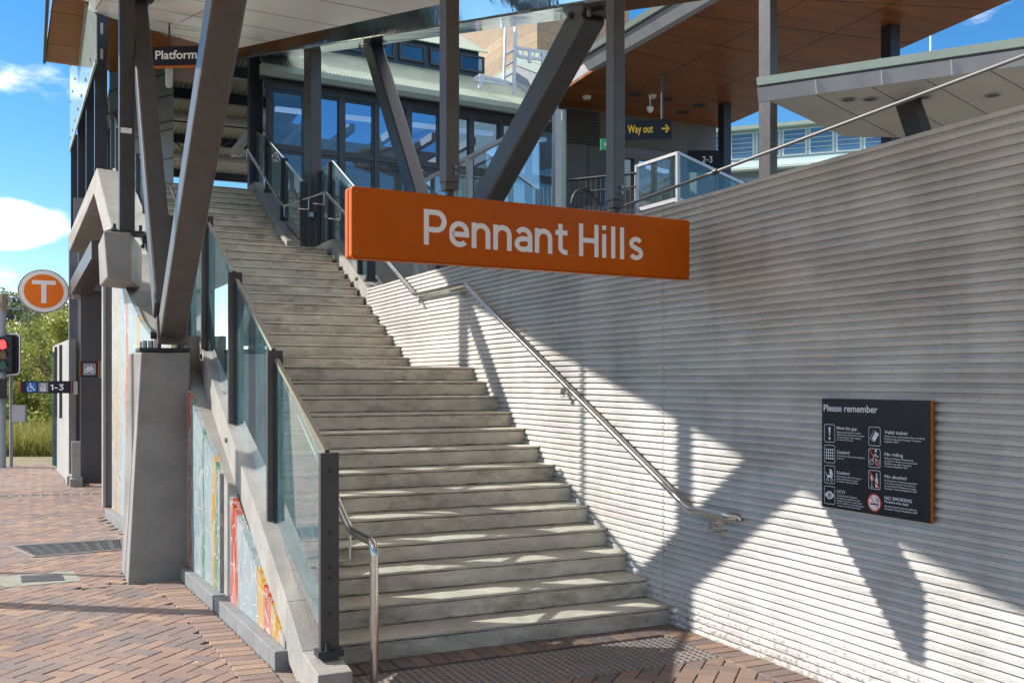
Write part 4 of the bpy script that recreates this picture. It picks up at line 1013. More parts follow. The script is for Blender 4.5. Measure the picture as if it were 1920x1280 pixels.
# rooftop ladder with its two platforms
ld = thing('roof_ladder', 'galvanised roof access ladder with two small platforms over the green roof', 'ladder', tuple(P(958, 175, D=22.6)))
GALV = mat('galvanised', (0.50, 0.53, 0.57), (0.60, 0.63, 0.67), 0.45, metal=0.5, scale=10)
def LP(x, y, d=22.6): return P(x, y, D=d)
b = MB()
b.tube([LP(945, 152), LP(948, 50)], 0.035, 8); b.tube([LP(963, 176), LP(967, 52)], 0.045, 8); b.build('upright', GALV, ld)
b = MB()
for (a, c_) in (((949, 102), (964, 93)), ((948, 124), (964, 114)), ((947, 145), (963, 136))): b.tube([LP(*a), LP(*c_)], 0.03, 8)
b.build('rung', GALV, ld)
def platf(c, nm):
    b = MB()
    for a, c_ in zip(c, c[1:] + c[:1]): b.beam(LP(*a), LP(*c_), 0.05, 0.06)
    for k in range(1, 5):
        t = k / 5; a = LP(*c[0]).lerp(LP(*c[1]), t); d_ = LP(*c[3]).lerp(LP(*c[2]), t); b.beam(a, d_, 0.04, 0.03)
    return b.build(nm, GALV, ld)
platf([(898, 142), (948, 153), (962, 160), (888, 150)], 'platform')
platf([(968, 90), (1028, 99), (1018, 112), (972, 106)], 'platform')
b = MB()
for x, y0, y1 in ((900, 141, 166), (993, 95, 118), (1018, 98, 122)): b.beam(LP(x, y0), LP(x, y1), 0.07, 0.07)
b.build('support', GALV, ld)

# ================================================================== CONCOURSE AND TIMBER CEILING
tmb = mat('timber_lining', (0.165, 0.052, 0.011), (0.30, 0.112, 0.03), 0.45, spec=0.25, scale=1.6, stretch=(0.35, 2.6, 1), c3=(0.2, 0.07, 0.02), stain=0.4)
def tceil(name, label, poly, z, th, joints, loc):
    t = thing(name, label, 'ceiling', loc)
    b = MB(); b.prism([(x, y, z) for x, y in poly], (0, 0, 0.06)); b.build('timber_lining', tmb, t)
    b = MB(); b.prism([(x, y, z + 0.062) for x, y in poly], (0, 0, th)); b.build('roof_deck', GREYP, t)
    j = MB()
    for (xa, ya, xb_, yb) in joints: j.beam((xa, ya, z - 0.001), (xb_, yb, z - 0.001), 0.012, 0.006)
    if joints: j.build('board_joint', BLACKI, t)
    return t
def Z83(x, y): p = P(x, y, Z=8.3); return (p.x, p.y)
c_far, c_l, c_nl = (11.2, 20.45), Z83(1116, 131), Z83(1345, 0)
c_nl2 = (c_nl[0] + (c_nl[0] - c_l[0]) * 0.5, c_nl[1] + (c_nl[1] - c_l[1]) * 0.5)
c_r = Z83(1370, 232); c_nr = Z83(1898, 0); c_nr2 = (c_nr[0] + (c_nr[0] - c_r[0]) * 0.35, c_nr[1] + (c_nr[1] - c_r[1]) * 0.35)
poly = [c_nl2, c_nr2, c_r, (c_r[0], c_r[1] + 0.5), (c_l[0] + 0.2, c_r[1] + 0.5), c_l]
js = []
for t in (0.30, 0.62):
    a = Vector(c_nl2).lerp(Vector(c_nr2), t); c2_ = Vector(c_l).lerp(Vector(c_r), t); js.append((a.x, a.y, c2_.x, c2_.y))
for t in (0.14, 0.30, 0.46, 0.62, 0.78, 0.92):
    a = Vector(c_nl2).lerp(Vector(c_l), t); c2_ = Vector(c_nr2).lerp(Vector(c_r), t); js.append((a.x, a.y, c2_.x, c2_.y))
tc_ = tceil('timber_ceiling', 'broad warm timber ceiling overhanging the concourse with a grey metal edge', poly, 8.3, 0.22, js, (12, 17, 8.3))
b = MB(); a, c2_ = Vector((*c_nl2, 8.27)), Vector((*c_l, 8.27)); dd = Vector((-0.10, 0.02, 0))
b.hexa([a + dd * 1.5, a, c2_, c2_ + dd * 1.5], [a + dd * 3 + Vector((0, 0, .20)), a + Vector((0, 0, .20)), c2_ + Vector((0, 0, .20)), c2_ + dd * 3 + Vector((0, 0, .20))]); b.build('metal_edge', GREYP, tc_)
b = MB(); b.hexa([a + dd * 3.6 + Vector((0, 0, .23)), a + Vector((0, 0, .23)), c2_ + Vector((0, 0, .23)), c2_ + dd * 3.6 + Vector((0, 0, .23))], [a + dd * 4.2 + Vector((0, 0, .31)), a + Vector((0, 0, .31)), c2_ + Vector((0, 0, .31)), c2_ + dd * 4.2 + Vector((0, 0, .31))]); b.build('gutter', GREENP, tc_)
for (x, y) in ((1189, 178), (1250, 187), (1280, 211), (1311, 198)):
    p = P(x, y, Z=8.295); b = MB(); ring(b, p, Vector((1, 0, 0)), Vector((0, 1, 0)), 0.17, 0.05, 24); disc(b, p + Vector((0, 0, 0.003)), Vector((1, 0, 0)), Vector((0, 1, 0)), 0.12, 20); b.build('downlight', BLACKI, tc_)
for (x, y, k) in ((1223, 182, 0), (1100, 184, 1)):
    p = P(x, y, Z=8.26); b = MB(); b.tube([p + Vector((0, 0, 0.04)), p, p - Vector((0, 0, 0.03))], [0.10, 0.10, 0.07], 16); b.build('smoke_detector', mat('detector_white', (0.55, 0.55, 0.52)), tc_)
cc = thing('security_camera', 'small white dome security camera hanging under the timber ceiling', 'camera', tuple(P(1219, 205, D=21)))
p = P(1219, 206, D=21); b = MB(); b.tube([p + Vector((0, 0, .30)), p + Vector((0, 0, .05))], 0.012, 8); b.tube([p + Vector((0, 0, .07)), p + Vector((0, 0, .05)), p, p - Vector((0, 0, .05)), p - Vector((0, 0, .07))], [0.04, .07, .07, .04, .012], 14)
b.build('dome', mat('camera_white', (0.6, 0.6, 0.58)), cc, smooth=True)
# concourse walls
cw = thing('concourse_building', 'dim grey panelled concourse building under the timber ceiling', 'building', (12, 20.6, 5.6))
PAN = mat('concourse_panel', (0.09, 0.09, 0.094), (0.12, 0.12, 0.124), 0.6, scale=1.5)
DARKP = mat('dark_panel', (0.035, 0.036, 0.04), (0.05, 0.05, 0.055), 0.6, scale=3)
b = MB(); b.bb((10.95, 20.9, 5.6), (12.45, 21.1, 8.3)); b.build('wall', PAN, cw)
b = MB()
for x in (11.15, 11.85): b.bb((x - 0.008, 20.893, 5.6), (x + 0.008, 20.9, 8.3))
b.bb((10.95, 20.893, 6.6), (12.45, 20.9, 6.612)); b.build('panel_joint', BLACKI, cw)
b = MB(); b.bb((12.45, 23.2, 5.6), (17.5, 23.4, 7.0)); b.bb((12.45, 23.2, 7.85), (17.5, 23.4, 8.3)); b.bb((12.45, 23.2, 7.0), (13.4, 23.4, 7.85)); b.bb((15.2, 23.2, 7.0), (17.5, 23.4, 7.85)); b.bb((13.9, 23.2, 7.0), (14.1, 23.4, 7.85)); b.bb((14.6, 23.2, 7.0), (14.75, 23.4, 7.85)); b.build('rear_wall', DARKP, cw)
b = MB(); b.bb((12.45, 20.9, 7.55), (15.6, 21.05, 8.3)); b.bb((15.0, 20.9, 5.6), (15.6, 21.2, 7.547)); b.build('bulkhead', PAN, cw)
b = MB()
for i in range(11): b.bb((11.0, 20.86, 7.45 + i * 0.075), (12.15, 20.885, 7.50 + i * 0.075))
b.build('vent_louvre', BLACKI, cw)
b = MB(); b.bb((12.2, 20.85, 5.6), (12.42, 20.893, 6.75)); b.build('door', mat('blue_door', (0.05, 0.10, 0.22)), cw)
vc = MB(); pp = P(1056, 300, Y=20.2); vc.tube([(pp.x, 20.2, 5.5), (pp.x, 20.2, 8.0)], 0.075, 14)
pg = thing('downpipe', 'pale green round downpipe at the right end of the glazed front', 'pipe', (pp.x, 20.2, 5.5)); vc.build('pipe', mat('pipe_green', (0.33, 0.41, 0.38)), pg, smooth=True)
# hanging signs
def hsign(name, label, x0, y0, x1, y1, D, th=0.08, m=SIGNK, strip=True, rot=0):
    a = P(x0, y0, D=D); w_ = (x1 - x0) * D / FPX; h_ = (y1 - y0) * D / FPX
    ux = Vector((math.cos(YAW) , -math.sin(YAW), 0)); ux = (Matrix.Rotation(rot, 3, 'Z') @ ux)
    nrm = Vector((ux.y, -ux.x, 0)); uz = Vector((0, 0, 1))
    t = thing(name, label, 'sign', tuple(a))
    b = MB(); b.prism([a, a + ux * w_, a + ux * w_ - uz * h_, a - uz * h_], -nrm * th); b.build('panel', m, t)
    return t, a, ux, uz, nrm, w_, h_
t, a, ux, uz, nr, w_, h_ = hsign('direction_sign', 'black hanging sign with yellow Way out lettering and arrow', 1172, 226, 1258, 262, 20.0, rot=-0.1)
b = MB(); text(b, 'Way out', a + ux * 0.05 - uz * (h_ * 0.66) + nr * 0.003, ux, uz, width=w_ * 0.55, height=h_ * 0.42, offset=0.02)
stroke(b, [(0, 0), (w_ * 0.14, 0)], ux, uz, a + ux * w_ * 0.80 - uz * h_ * 0.48 + nr * 0.003, h_ * 0.09)
stroke(b, [(w_ * 0.08, h_ * .18), (w_ * 0.145, 0), (w_ * .08, -h_ * .18)], ux, uz, a + ux * w_ * 0.80 - uz * h_ * 0.48 + nr * 0.003, h_ * 0.09)
b.build('lettering', YELL, t); b = MB(); b.tube([a + ux * w_ * .8, a + ux * w_ * .8 + Vector((0, 0, .9))], 0.03, 8); b.build('drop_rod', STEEL, t)
t, a, ux, uz, nr, w_, h_ = hsign('platform_number_sign', 'dark platform number sign reading 2-3 deep under the concourse', 1290, 282, 1350, 322, 22.5)
b = MB(); plain(b, '2-3', a + ux * w_ * .45 - uz * (h_ * 0.58) + nr * 0.003, ux, uz, w_ * 0.32, h_ * 0.30); b.build('lettering', WHITEP, t)
t, a, ux, uz, nr, w_, h_ = hsign('exit_sign', 'small green exit sign beside the hanging post', 1126, 260, 1147, 281, 20.4, m=mat('exit_green', (0.05, 0.35, 0.16)))
b = MB(); stroke(b, [(.10, 0), (.04, 0)], ux, uz, a + ux * .06 - uz * h_ * .5 + nr * .003, .02); stroke(b, [(.06, .03), (.03, 0), (.06, -.03)], ux, uz, a + ux * .05 - uz * h_ * .5 + nr * .003, .02); b.build('lettering', WHITEP, t)
t, a, ux, uz, nr, w_, h_ = hsign('platform_sign', 'dark Platform sign with an orange lower edge hanging under the canopy', 286, 88, 430, 124, 15.5, rot=-0.07)
b = MB(); text(b, 'Platform', a + ux * 0.045 - uz * (h_ * 0.66) + nr * 0.003, ux, uz, width=w_ * 0.555, height=h_ * 0.46, offset=0.02); b.build('lettering', WHITEP, t)
b = MB(); b.prism([a - uz * h_, a + ux * w_ - uz * h_, a + ux * w_ - uz * (h_ + .018), a - uz * (h_ + .018)], -nr * 0.08); b.build('edge_strip', ORANGE, t)
b = MB(); b.tube([a + ux * .27, a + ux * .27 + Vector((0, 0, 1.2))], .012, 6); b.build('drop_rod', STEEL, t)
# hanging lamp
hp = P(317, 146, D=16.3)
hl = thing('hanging_lamp', 'small clear cylinder lamp hanging below the Platform sign', 'lamp', tuple(hp))
b = MB(); b.tube([hp + Vector((0, 0, .16)), hp + Vector((0, 0, .12)), hp - Vector((0, 0, .13)), hp - Vector((0, 0, .16))], [.05, .065, .055, .03], 12); b.build('glass_cylinder', mat('lamp_glass', (0.50, 0.56, 0.52), None, 0.2), hl, smooth=True)
b = MB(); b.tube([hp + Vector((0, 0, .16)), hp + Vector((0, 0, .24))], .05, 12); b.tube([hp + Vector((0, 0, .24)), hp + Vector((0, 0, 1.0))], .012, 6); b.build('cap', BLACKI, hl)

# concourse glass rails
WHF = mat('pale_metal_frame', (0.48, 0.49, 0.52), (0.56, 0.57, 0.60), 0.35, metal=0.4)
def framed(label, pts, zt, zb, grp=None, fr=WHF, gl=GLG, wd=0.06):
    r = thing('glass_balustrade', label, 'balustrade', (pts[0][0], pts[0][1], zb[0]), grp)
    for i in range(len(pts) - 1):
        a, c_ = Vector((*pts[i], 0)), Vector((*pts[i + 1], 0))
        A1_, C1_, A0_, C0_ = a + Vector((0, 0, zt[i])), c_ + Vector((0, 0, zt[i + 1])), a + Vector((0, 0, zb[i])), c_ + Vector((0, 0, zb[i + 1]))
        b = MB(); b.beam(A1_, C1_, wd, wd); b.build('top_rail', fr, r); b = MB(); b.beam(A0_, C0_, wd, wd * 1.3); b.build('bottom_rail', fr, r)
        b = MB(); b.add([A0_, C0_, C1_, A1_], [(0, 1, 2, 3)]); b.build('glass_pane', gl, r)
    for i, p in enumerate(pts):
        b = MB(); b.bb((p[0] - 0.035, p[1] - 0.035, zb[i] - 0.1), (p[0] + 0.035, p[1] + 0.035, zt[i] + 0.02)); b.build('post', fr, r)
    return r
pA, pB, pC = P(1194, 312, D=21.6), P(1271, 287, D=20.6), P(1400, 348, D=21.6)
framed('green glass balustrade with pale metal frame turning a corner above the ribbed wall', [(pA.x, pA.y), (pB.x, pB.y), (pC.x, pC.y)], [pA.z, pB.z, pC.z], [pA.z - 0.95, pB.z - 0.95, pC.z - 0.95])
qA, qB = P(778, 342, X=4.95), P(1012, 228, X=4.95)
framed('long clear glass balustrade with flat metal top rail behind the orange sign', [(4.95, 13.85), (4.95, 11.8), (4.95, 9.4)], [4.66, 4.66, 4.66], [3.3, 3.3, 3.3], fr=GREYP, gl=glassmat('clear_glass', (0.80, 0.88, 0.90), 2.6, film=0.05), wd=0.045)
# black bar railing on the concourse
br_ = thing('bar_railing', 'black metal bar railing in front of the concourse wall', 'railing', (11, 19.3, 5.6))
r0, r1 = P(1064, 338, D=21.4), P(1192, 325, D=20.6); b = MB()
b.tube([r0, r1], 0.03, 8); b.tube([r0 - Vector((0, 0, .28)), r1 - Vector((0, 0, .28))], 0.02, 8); b.build('rail', BLACKI, br_)
b = MB()
for k in range(15): p = r0.lerp(r1, k / 14); b.tube([p, p - Vector((0, 0, 1.0))], 0.011, 6)
b.build('bar', BLACKI, br_)
b = MB(); pc_ = P(1095, 375, D=20.2); b.tube([pc_ + Vector((.28 * math.cos(k * math.pi / 10), 0, .32 * math.sin(k * math.pi / 10) - .1)) for k in range(11)], 0.03, 8); tag(b.build('bicycle_hoop', BLACKI), 'black curved bicycle hoop standing by the bar railing', 'bicycle hoop')

# tie rod
tr0, tm, tr1 = P(1100, 413, D=13.2), P(1378, 297, D=11.3), P(1960, 90, D=8.6)
tr = thing('tie_rod', 'long thin grey tie rod slanting up over the ribbed wall', 'rod', tuple(tr0))
dline = (tr1 - tr0); b = MB(); b.tube([tr0, tr0 + dline * 1.15], 0.019, 10); b.build('rod', mat('rod_grey', (0.13, 0.125, 0.125), None, 0.5, metal=0.2), tr, smooth=True)
t_ = 0.33; pm = tr0 + dline * 0.375; b = MB(); b.tube([pm - dline.normalized() * .03, pm + dline.normalized() * .03], .035, 8); b.tube([pm, pm - Vector((0, 0, .8))], .004, 6); b.build('clamp', BLACKI, tr)

# ---------------------------------------------------------------- cream canopy to the right
rc = thing('side_canopy', 'cream soffit canopy with grey metal edging above the ribbed wall', 'canopy', (12, 11, 6.2))
k1, k2 = P(1437, 187, Z=6.2), P(1960, 114, Z=6.2); k3, k4 = P(1585, 257, Z=6.2), P(1720, 258, Z=6.2)
kd = (k2 - k1) * 0.6
b = MB(); b.prism([k1, k2 + kd, k4 + kd * 2.2, k4, k3], (0, 0, 0.16)); b.build('soffit', CREAM, rc)
up = Vector((0, 0, 1)); outw = Vector((k2 - k1).cross(up)).normalized(); 
if outw.y > 0: outw = -outw
def band(z0, z1, o0, o1, m, nm):
    a0, a1_ = k1 - Vector(k2 - k1).normalized() * 0.12, k2 + kd; b = MB()
    b.hexa([a0 + up * z0 + outw * o0, a1_ + up * z0 + outw * o0, a1_ + up * z0 - outw * 0.01, a0 + up * z0 - outw * 0.01], [a0 + up * z1 + outw * o1, a1_ + up * z1 + outw * o1, a1_ + up * z1 - outw * 0.01, a0 + up * z1 - outw * 0.01]); return b.build(nm, m, rc)
band(-0.03, 0.17, 0.02, 0.10, GREYP, 'fascia'); band(0.172, 0.212, 0.06, 0.06, STEEL, 'edge_tube'); band(0.215, 0.33, 0.10, 0.13, GREENP, 'gutter')
for t in (0.18, 0.40, 0.62, 0.86):
    b = MB(); p = k1.lerp(k2 + kd, t * 0.7); b.beam(p + up * -0.03 + outw * 0.026, p + up * 0.17 + outw * 0.106, 0.012, 0.01); b.build('fascia_joint', mat('joint_light', (0.6, 0.6, 0.62)), rc)
b = MB()
for (xa, ya, xb_, yb) in ((1530, 178, 1680, 256), (1630, 161, 1800, 254), (1732, 148, 1900, 242), (1857, 133, 1990, 207)):
    if xa == xb_: continue
    b.beam(P(xa, ya, Z=6.198), P(xb_, yb, Z=6.198), 0.012, 0.006)
b.build('panel_joint', STEEL, rc)
for (x, y) in ((1591, 188), (1632, 187), (1731, 184), (1861, 180)):
    p = P(x, y, Z=6.19); b = MB(); ring(b, p, Vector((1, 0, 0)), Vector((0, 1, 0)), 0.13, 0.035, 26); b.build('downlight_rim', GREYP, rc); b = MB(); disc(b, p + up * 0.004, Vector((1, 0, 0)), Vector((0, 1, 0)), 0.095, 20); b.build('downlight', STEEL, rc)
e0, e1 = P(1702, 190, Z=6.2), P(1760, 360, D=14.6)
lean(e0, e1, 0.26, 0.30, 'short slanted column between the ribbed wall and the cream canopy', tuple(e1), name='slanted_column', m=STEEL, group=None)
b = MB(); fp = P(1745, 60, D=40); b.tube([(fp.x, fp.y, 5.6), (fp.x, fp.y, fp.z)], .05, 8); tag(b.build('flagpole', GALV), 'thin pale pole rising behind the cream canopy', 'pole')

# ---------------------------------------------------------------- pale blue-green building beyond
gb = thing('green_building', 'pale blue-green weatherboard building with louvre windows beyond the wall', 'building', (20, 30, 5.6))
GBP = mat('pale_teal_paint', (0.30, 0.40, 0.41), (0.35, 0.45, 0.46), 0.6, scale=1.2)
ga, gc = P(1330, 235, D=33), P(1760, 330, D=30.5)
gux = (Vector((gc.x, gc.y, 0)) - Vector((ga.x, ga.y, 0))).normalized(); gn = Vector((gux.y, -gux.x, 0)); GO = Vector((ga.x, ga.y, 0))
def gbox(u0, u1, z0, z1, o0, o1, m, nm, par=None):
    b = MB(); q = lambda u, o, z: GO + gux * u + gn * o + Vector((0, 0, z))
    b.hexa([q(u0, o1, z0), q(u1, o1, z0), q(u1, o0, z0), q(u0, o0, z0)], [q(u0, o1, z1), q(u1, o1, z1), q(u1, o0, z1), q(u0, o0, z1)]); return b.build(nm, m, par or gb)
zr = P(1500, 210, D=31.6).z; zs = P(1500, 268, D=31.6).z; zl = P(1500, 303, D=31.6).z
gbox(-1, 14, 5.5, zl - 0.1, -4, 0, GBP, 'lower_wall')
gbox(-1, 14, zr, zr + 0.12, -2.6, -1.2, GREENP, 'eave')
gbox(-1, 14, zs - 0.05, zr, -2.6, -1.5, GBP, 'upper_wall')
b = MB(); q = lambda u, o, z: GO + gux * u + gn * o + Vector((0, 0, z))
b.hexa([q(-1, .3, zl - .12), q(14, .3, zl - .12), q(14, -1.5, zs - .12), q(-1, -1.5, zs - .12)], [q(-1, .3, zl - .04), q(14, .3, zl - .04), q(14, -1.5, zs - .04), q(-1, -1.5, zs - .04)]); b.build('lean_to_roof', GBP, gb)
b = MB(); b.tube([q(-1, .36, zl - .14), q(14, .36, zl - .14)], .07, 8); b.build('gutter', GREENP, gb)
for i in range(16):
    u0 = -0.4 + i * 0.86
    fo = gbox(u0, u0 + .80, zs + .02, zr - .05, -1.50, -1.46, mat('teal_frame', (0.42, 0.5, 0.5)), 'window')
    gbox(u0 + .06, u0 + .74, zs + .08, zr - .11, -1.458, -1.45, mat('louvre_glass', (0.06, 0.13, 0.24), (0.10, 0.19, 0.32), 0.12, scale=2), 'pane', fo)
    b = MB()
    for k in range(1, 5): z = zs + .08 + (zr - zs - .19) * k / 5; b.hexa([q(u0 + .06, -1.44, z), q(u0 + .74, -1.44, z), q(u0 + .74, -1.45, z), q(u0 + .06, -1.45, z)], [q(u0 + .06, -1.44, z + .025), q(u0 + .74, -1.44, z + .025), q(u0 + .74, -1.45, z + .025), q(u0 + .06, -1.45, z + .025)])
    b.build('louvre', GBP, fo)
for i in range(12):
    u0 = -0.2 + i * 1.15
    fo = gbox(u0, u0 + 1.0, zl - 1.6, zl - .35, 0.0, .05, mat('teal_frame', (0.42, 0.5, 0.5)), 'window')
    gbox(u0 + .1, u0 + .9, zl - 1.5, zl - .45, .051, .06, mat('dark_reflect', (0.04, 0.06, 0.06), (0.12, 0.13, 0.08), 0.1, scale=5), 'pane', fo)
# ================================================================== STREET SIDE
# second stair seen from its flank: a concrete arch
ar = thing('concrete_arch', 'pale concrete inverted V stair beam on the street side, under the navy-grey columns', 'beam', (0.9, 16, 3.5))
def pt(x, y, X=None, D=None): return P(x, y, X=X) if X is not None else P(x, y, D=D)
AP, IN = P(181, 315, D=15.6), P(176, 363, D=15.6)
b = MB(); b.prism([AP, P(210, 428, D=12.95), P(194, 434, D=12.95), IN], Vector((0.50, 0.15, 0))); b.build('right_limb', CONC, ar, bevel=0.01)
b = MB(); b.prism([AP, IN, P(130, 472, D=17.2), P(127, 445, D=17.2)], Vector((0.95, 0.35, 0))); b.build('left_limb', CONC, ar, bevel=0.01)
# lift tower
lt = thing('lift_tower', 'tall grey panelled lift tower behind the street side columns', 'tower', (0.6, 20, 0))
SHP = mat('shaft_panel', (0.15, 0.16, 0.165), (0.19, 0.20, 0.205), 0.55, scale=0.8)
a, c_ = P(205, 200, D=23.5), P(325, 200, D=22.0)
zt = P(260, 60, D=23).z; dirv = Vector((c_.x - a.x, c_.y - a.y, 0)); back = Vector((0.3, 2.6, 0))
b = MB(); b.prism([Vector((a.x, a.y, 0)), Vector((c_.x, c_.y, 0)), Vector((c_.x, c_.y, 0)) + back, Vector((a.x, a.y, 0)) + back], (0, 0, zt + 0.8)); b.build('shaft', SHP, lt)
b = MB(); nn = Vector((dirv.y, -dirv.x, 0)).normalized()
for y in (118, 137 + 18, 196, 243, 300 - 42, 310):
    z = P(270, y, D=22.8).z; s = Vector((a.x, a.y, z)) + nn * .006; b.beam(s, s + dirv, 0.012, 0.025)
b.build('panel_joint', BLACKI, lt)
lf = thing('lift_lobby', 'dark steel framed lift lobby at pavement level', 'lift lobby', (0.8, 18, 0))
PANL = mat('lobby_panel', (0.13, 0.13, 0.14), (0.17, 0.17, 0.18), 0.45, scale=1.5)
b = MB(); b.bb((0.55, 20.2, 0), (1.9, 20.3, 5.2)); b.build('panel', PANL, lf)
b = MB()
for z in (0.9, 1.75, 2.15, 2.7): b.bb((0.55, 20.19, z), (1.9, 20.2, z + .015))
b.bb((0.60, 20.18, 1.2), (0.66, 20.2, 1.32)); b.build('panel_joint', BLACKI, lf)
def hcol(x, y, z1, w, d, m):     # an H section
    b = MB(); b.bb((x - w / 2, y - d / 2, 0), (x + w / 2, y - d / 2 + .02, z1)); b.bb((x - w / 2, y + d / 2 - .02, 0), (x + w / 2, y + d / 2, z1)); b.bb((x - .01, y - d / 2 + .02, 0), (x + .01, y + d / 2 - .02, z1)); return b
p1 = P(171, 905, Z=0); p2 = P(210, 950, Z=0)
b = MB(); b.bb((p1.x - .18, p1.y, 0), (p1.x + .19, p1.y + .3, 3.42)); b.build('post', mat('lobby_post', (0.085, 0.082, 0.09), (0.10, 0.097, 0.105)), lf, bevel=.01)
b = MB(); b.bb((p2.x - .10, p2.y, 0), (p2.x + .12, p2.y + .3, 3.6)); b.build('post', mat('outer_post', (0.15, 0.145, 0.14), (0.18, 0.175, 0.17)), lf, bevel=.01)
b = MB(); b.bb((p2.x - .10 - .02, p2.y - .02, 0), (p2.x - .085, p2.y + .33, 3.6)); b.build('flange', GREYP, lf)
s0, s1 = P(150, 540, D=17.3), P(193, 468, D=14.2); b = MB(); b.beam(s0, s1, .30, .26); b.build('head_beam', STEELW, lf)
b = MB(); b.bb((p1.x - .2, p1.y - .1, 3.4), (1.0, 20.2, 3.6)); b.build('ceiling', PANL, lf)
# slim tower corner and white wall
w0 = P(114, 898, Z=0)
ws = thing('white_wall_panel', 'tall white clad wall end beside the lift lobby on the pavement', 'wall', tuple(w0))
WHC = mat('white_cladding', (0.30, 0.30, 0.295), (0.38, 0.375, 0.37), 0.5, scale=1.2)
za, zb_ = P(100, 662, D=18.5).z, P(126, 640, D=17.6).z
b = MB(); q0, q1 = P(99, 870, D=21.3), P(129, 905, D=17.8)
b.hexa([(q0.x, q0.y, 0), (q1.x, q1.y, 0), (q1.x + .12, q1.y + .05, 0), (q0.x + .3, q0.y + .1, 0)], [(q0.x, q0.y, 2.55), (q1.x, q1.y, 2.55), (q1.x + .12, q1.y + .05, 2.55), (q0.x + .3, q0.y + .1, 2.55)]); b.build('panel', WHC, ws)
b = MB()
for t in (0.3, 0.62): p = q0.lerp(q1, t); b.bb((p.x - .05, p.y - .03, 1.1), (p.x, p.y + .03, 2.5))
b.build('panel_joint', STEEL, ws)
tw = thing('slim_glazed_panel', 'slim grey framed glazed strip rising to the concrete arch', 'screen', tuple(P(139, 890, D=17.9)))
q2, q3 = P(130, 890, D=18.2), P(149, 890, D=17.7)
b = MB(); b.bb((q2.x, q2.y, 0), (q3.x, q2.y + .10, 4.3)); b.build('glazing', mat('blue_grey_glass', (0.12, 0.14, 0.18), (0.15, 0.17, 0.21), 0.15), tw)
b = MB()
for x in (q2.x, q3.x): b.bb((x - .012, q2.y - .012, 0), (x + .012, q2.y + .11, 4.3))
for z in (1.2, 2.3, 3.4): b.bb((q2.x + .013, q2.y - .008, z), (q3.x - .013, q2.y, z + .02))
b.build('frame', GREYP, tw)
fb = P(143, 912, Z=0)
fn = thing('bollard_panel', 'pale metal panel standing on a low concrete foot by the lift lobby', 'bollard', tuple(fb))
b = MB(); b.bb((fb.x - .07, fb.y, .14), (fb.x + .07, fb.y + .12, .77)); b.build('panel', WHC, fn, bevel=.004)
b = MB(); b.bb((fb.x - .10, fb.y - .06, -.02), (fb.x + .10, fb.y + .25, .14)); b.bb((fb.x - .14, fb.y + .25, -.02), (fb.x + .04, fb.y + 2.2, .16)); b.build('foot', CONC, fn, bevel=.008)
kb = P(108, 882, Z=0)
ko = thing('glazed_kiosk', 'grey panelled box with a glass side at the far end of the pavement', 'kiosk', tuple(kb))
b = MB(); b.bb((kb.x + .02, kb.y, 0), (kb.x + .45, kb.y + 1.2, 2.45)); b.build('body', mat('kiosk_panel', (0.17, 0.19, 0.23), (0.21, 0.23, 0.27), 0.4), ko)
b = MB(); b.bb((kb.x - .10, kb.y + .1, .1), (kb.x + .02, kb.y + 1.2, 2.4)); b.build('glass_side', GLG, ko)
b = MB()
for z in (.6, 1.2, 1.8): b.bb((kb.x + .02, kb.y - .006, z), (kb.x + .45, kb.y, z + .015))
b.build('panel_joint', BLACKI, ko)

# glass screen with point fixings and the timber roof over it
gs = thing('glass_screen', 'tall green tinted glass screen with point fixings under the left timber roof', 'screen', (0.75, 20, 6))
SCG = glassmat('screen_glass', (0.60, 0.74, 0.71), 2.2, film=0.7, filmcol=(0.34, 0.44, 0.42))  # streaky reflections painted in by the strong film
G = [P(181, 30, X=0.75), P(181, 116, X=0.75), P(131, 285, X=0.75), P(131, 60, X=0.75)]
G[3] = Vector((0.75, G[2].y, P(131, 118, X=.75).z)); 
b = MB(); b.prism([G[0], G[1], G[2], Vector((.75, G[2].y, 13.2)), ], (0.012, 0, 0)); b.build('glass', SCG, gs)
b = MB()
for t in (0.12, .26, .40, .54, .68, .82, .95):
    for s in (0.06, .34, .62, .9):
        lo = G[1].lerp(G[2], t); hi = Vector((0.75, lo.y, lo.z + 4)); p = lo.lerp(hi, s * .9 + .03)
        b = MB(); b.tube([p + Vector((-.02, 0, 0)), p + Vector((.03, 0, 0))], .035, 8); b.build('fixing', BOLT, gs)
b = MB(); b.beam(G[1] + Vector((-.01, 0, 0)), G[2] + Vector((-.01, 0, 0)), .03, .05); b.build('lower_edge', GREENP, gs)
la, lb = P(86, 116, Z=9.0), P(101, -10, Z=9.0)
LPY = [(lb.x - .03, lb.y - 4.5), (lb.x, lb.y), (la.x, la.y), (3.6, la.y + .3), (3.6, lb.y - 4.5)]
la_ = tceil('timber_ceiling', 'timber ceiling with a dark edge over the head of the stair, seen against the sky', [(x, y) for x, y in LPY], 9.0, 0.25, [(la.x, la.y - 1.4, 3.5, la.y - 1.4), (la.x, la.y - 3.4, 3.5, la.y - 3.4), (la.x, la.y - 5.4, 3.5, la.y - 5.4)], tuple(la))
b = MB(); b.beam((la.x - .03, la.y, 9.10), (lb.x - .06, lb.y - 4.5, 9.10), .06, .30); b.build('metal_edge', STEELB, la_)

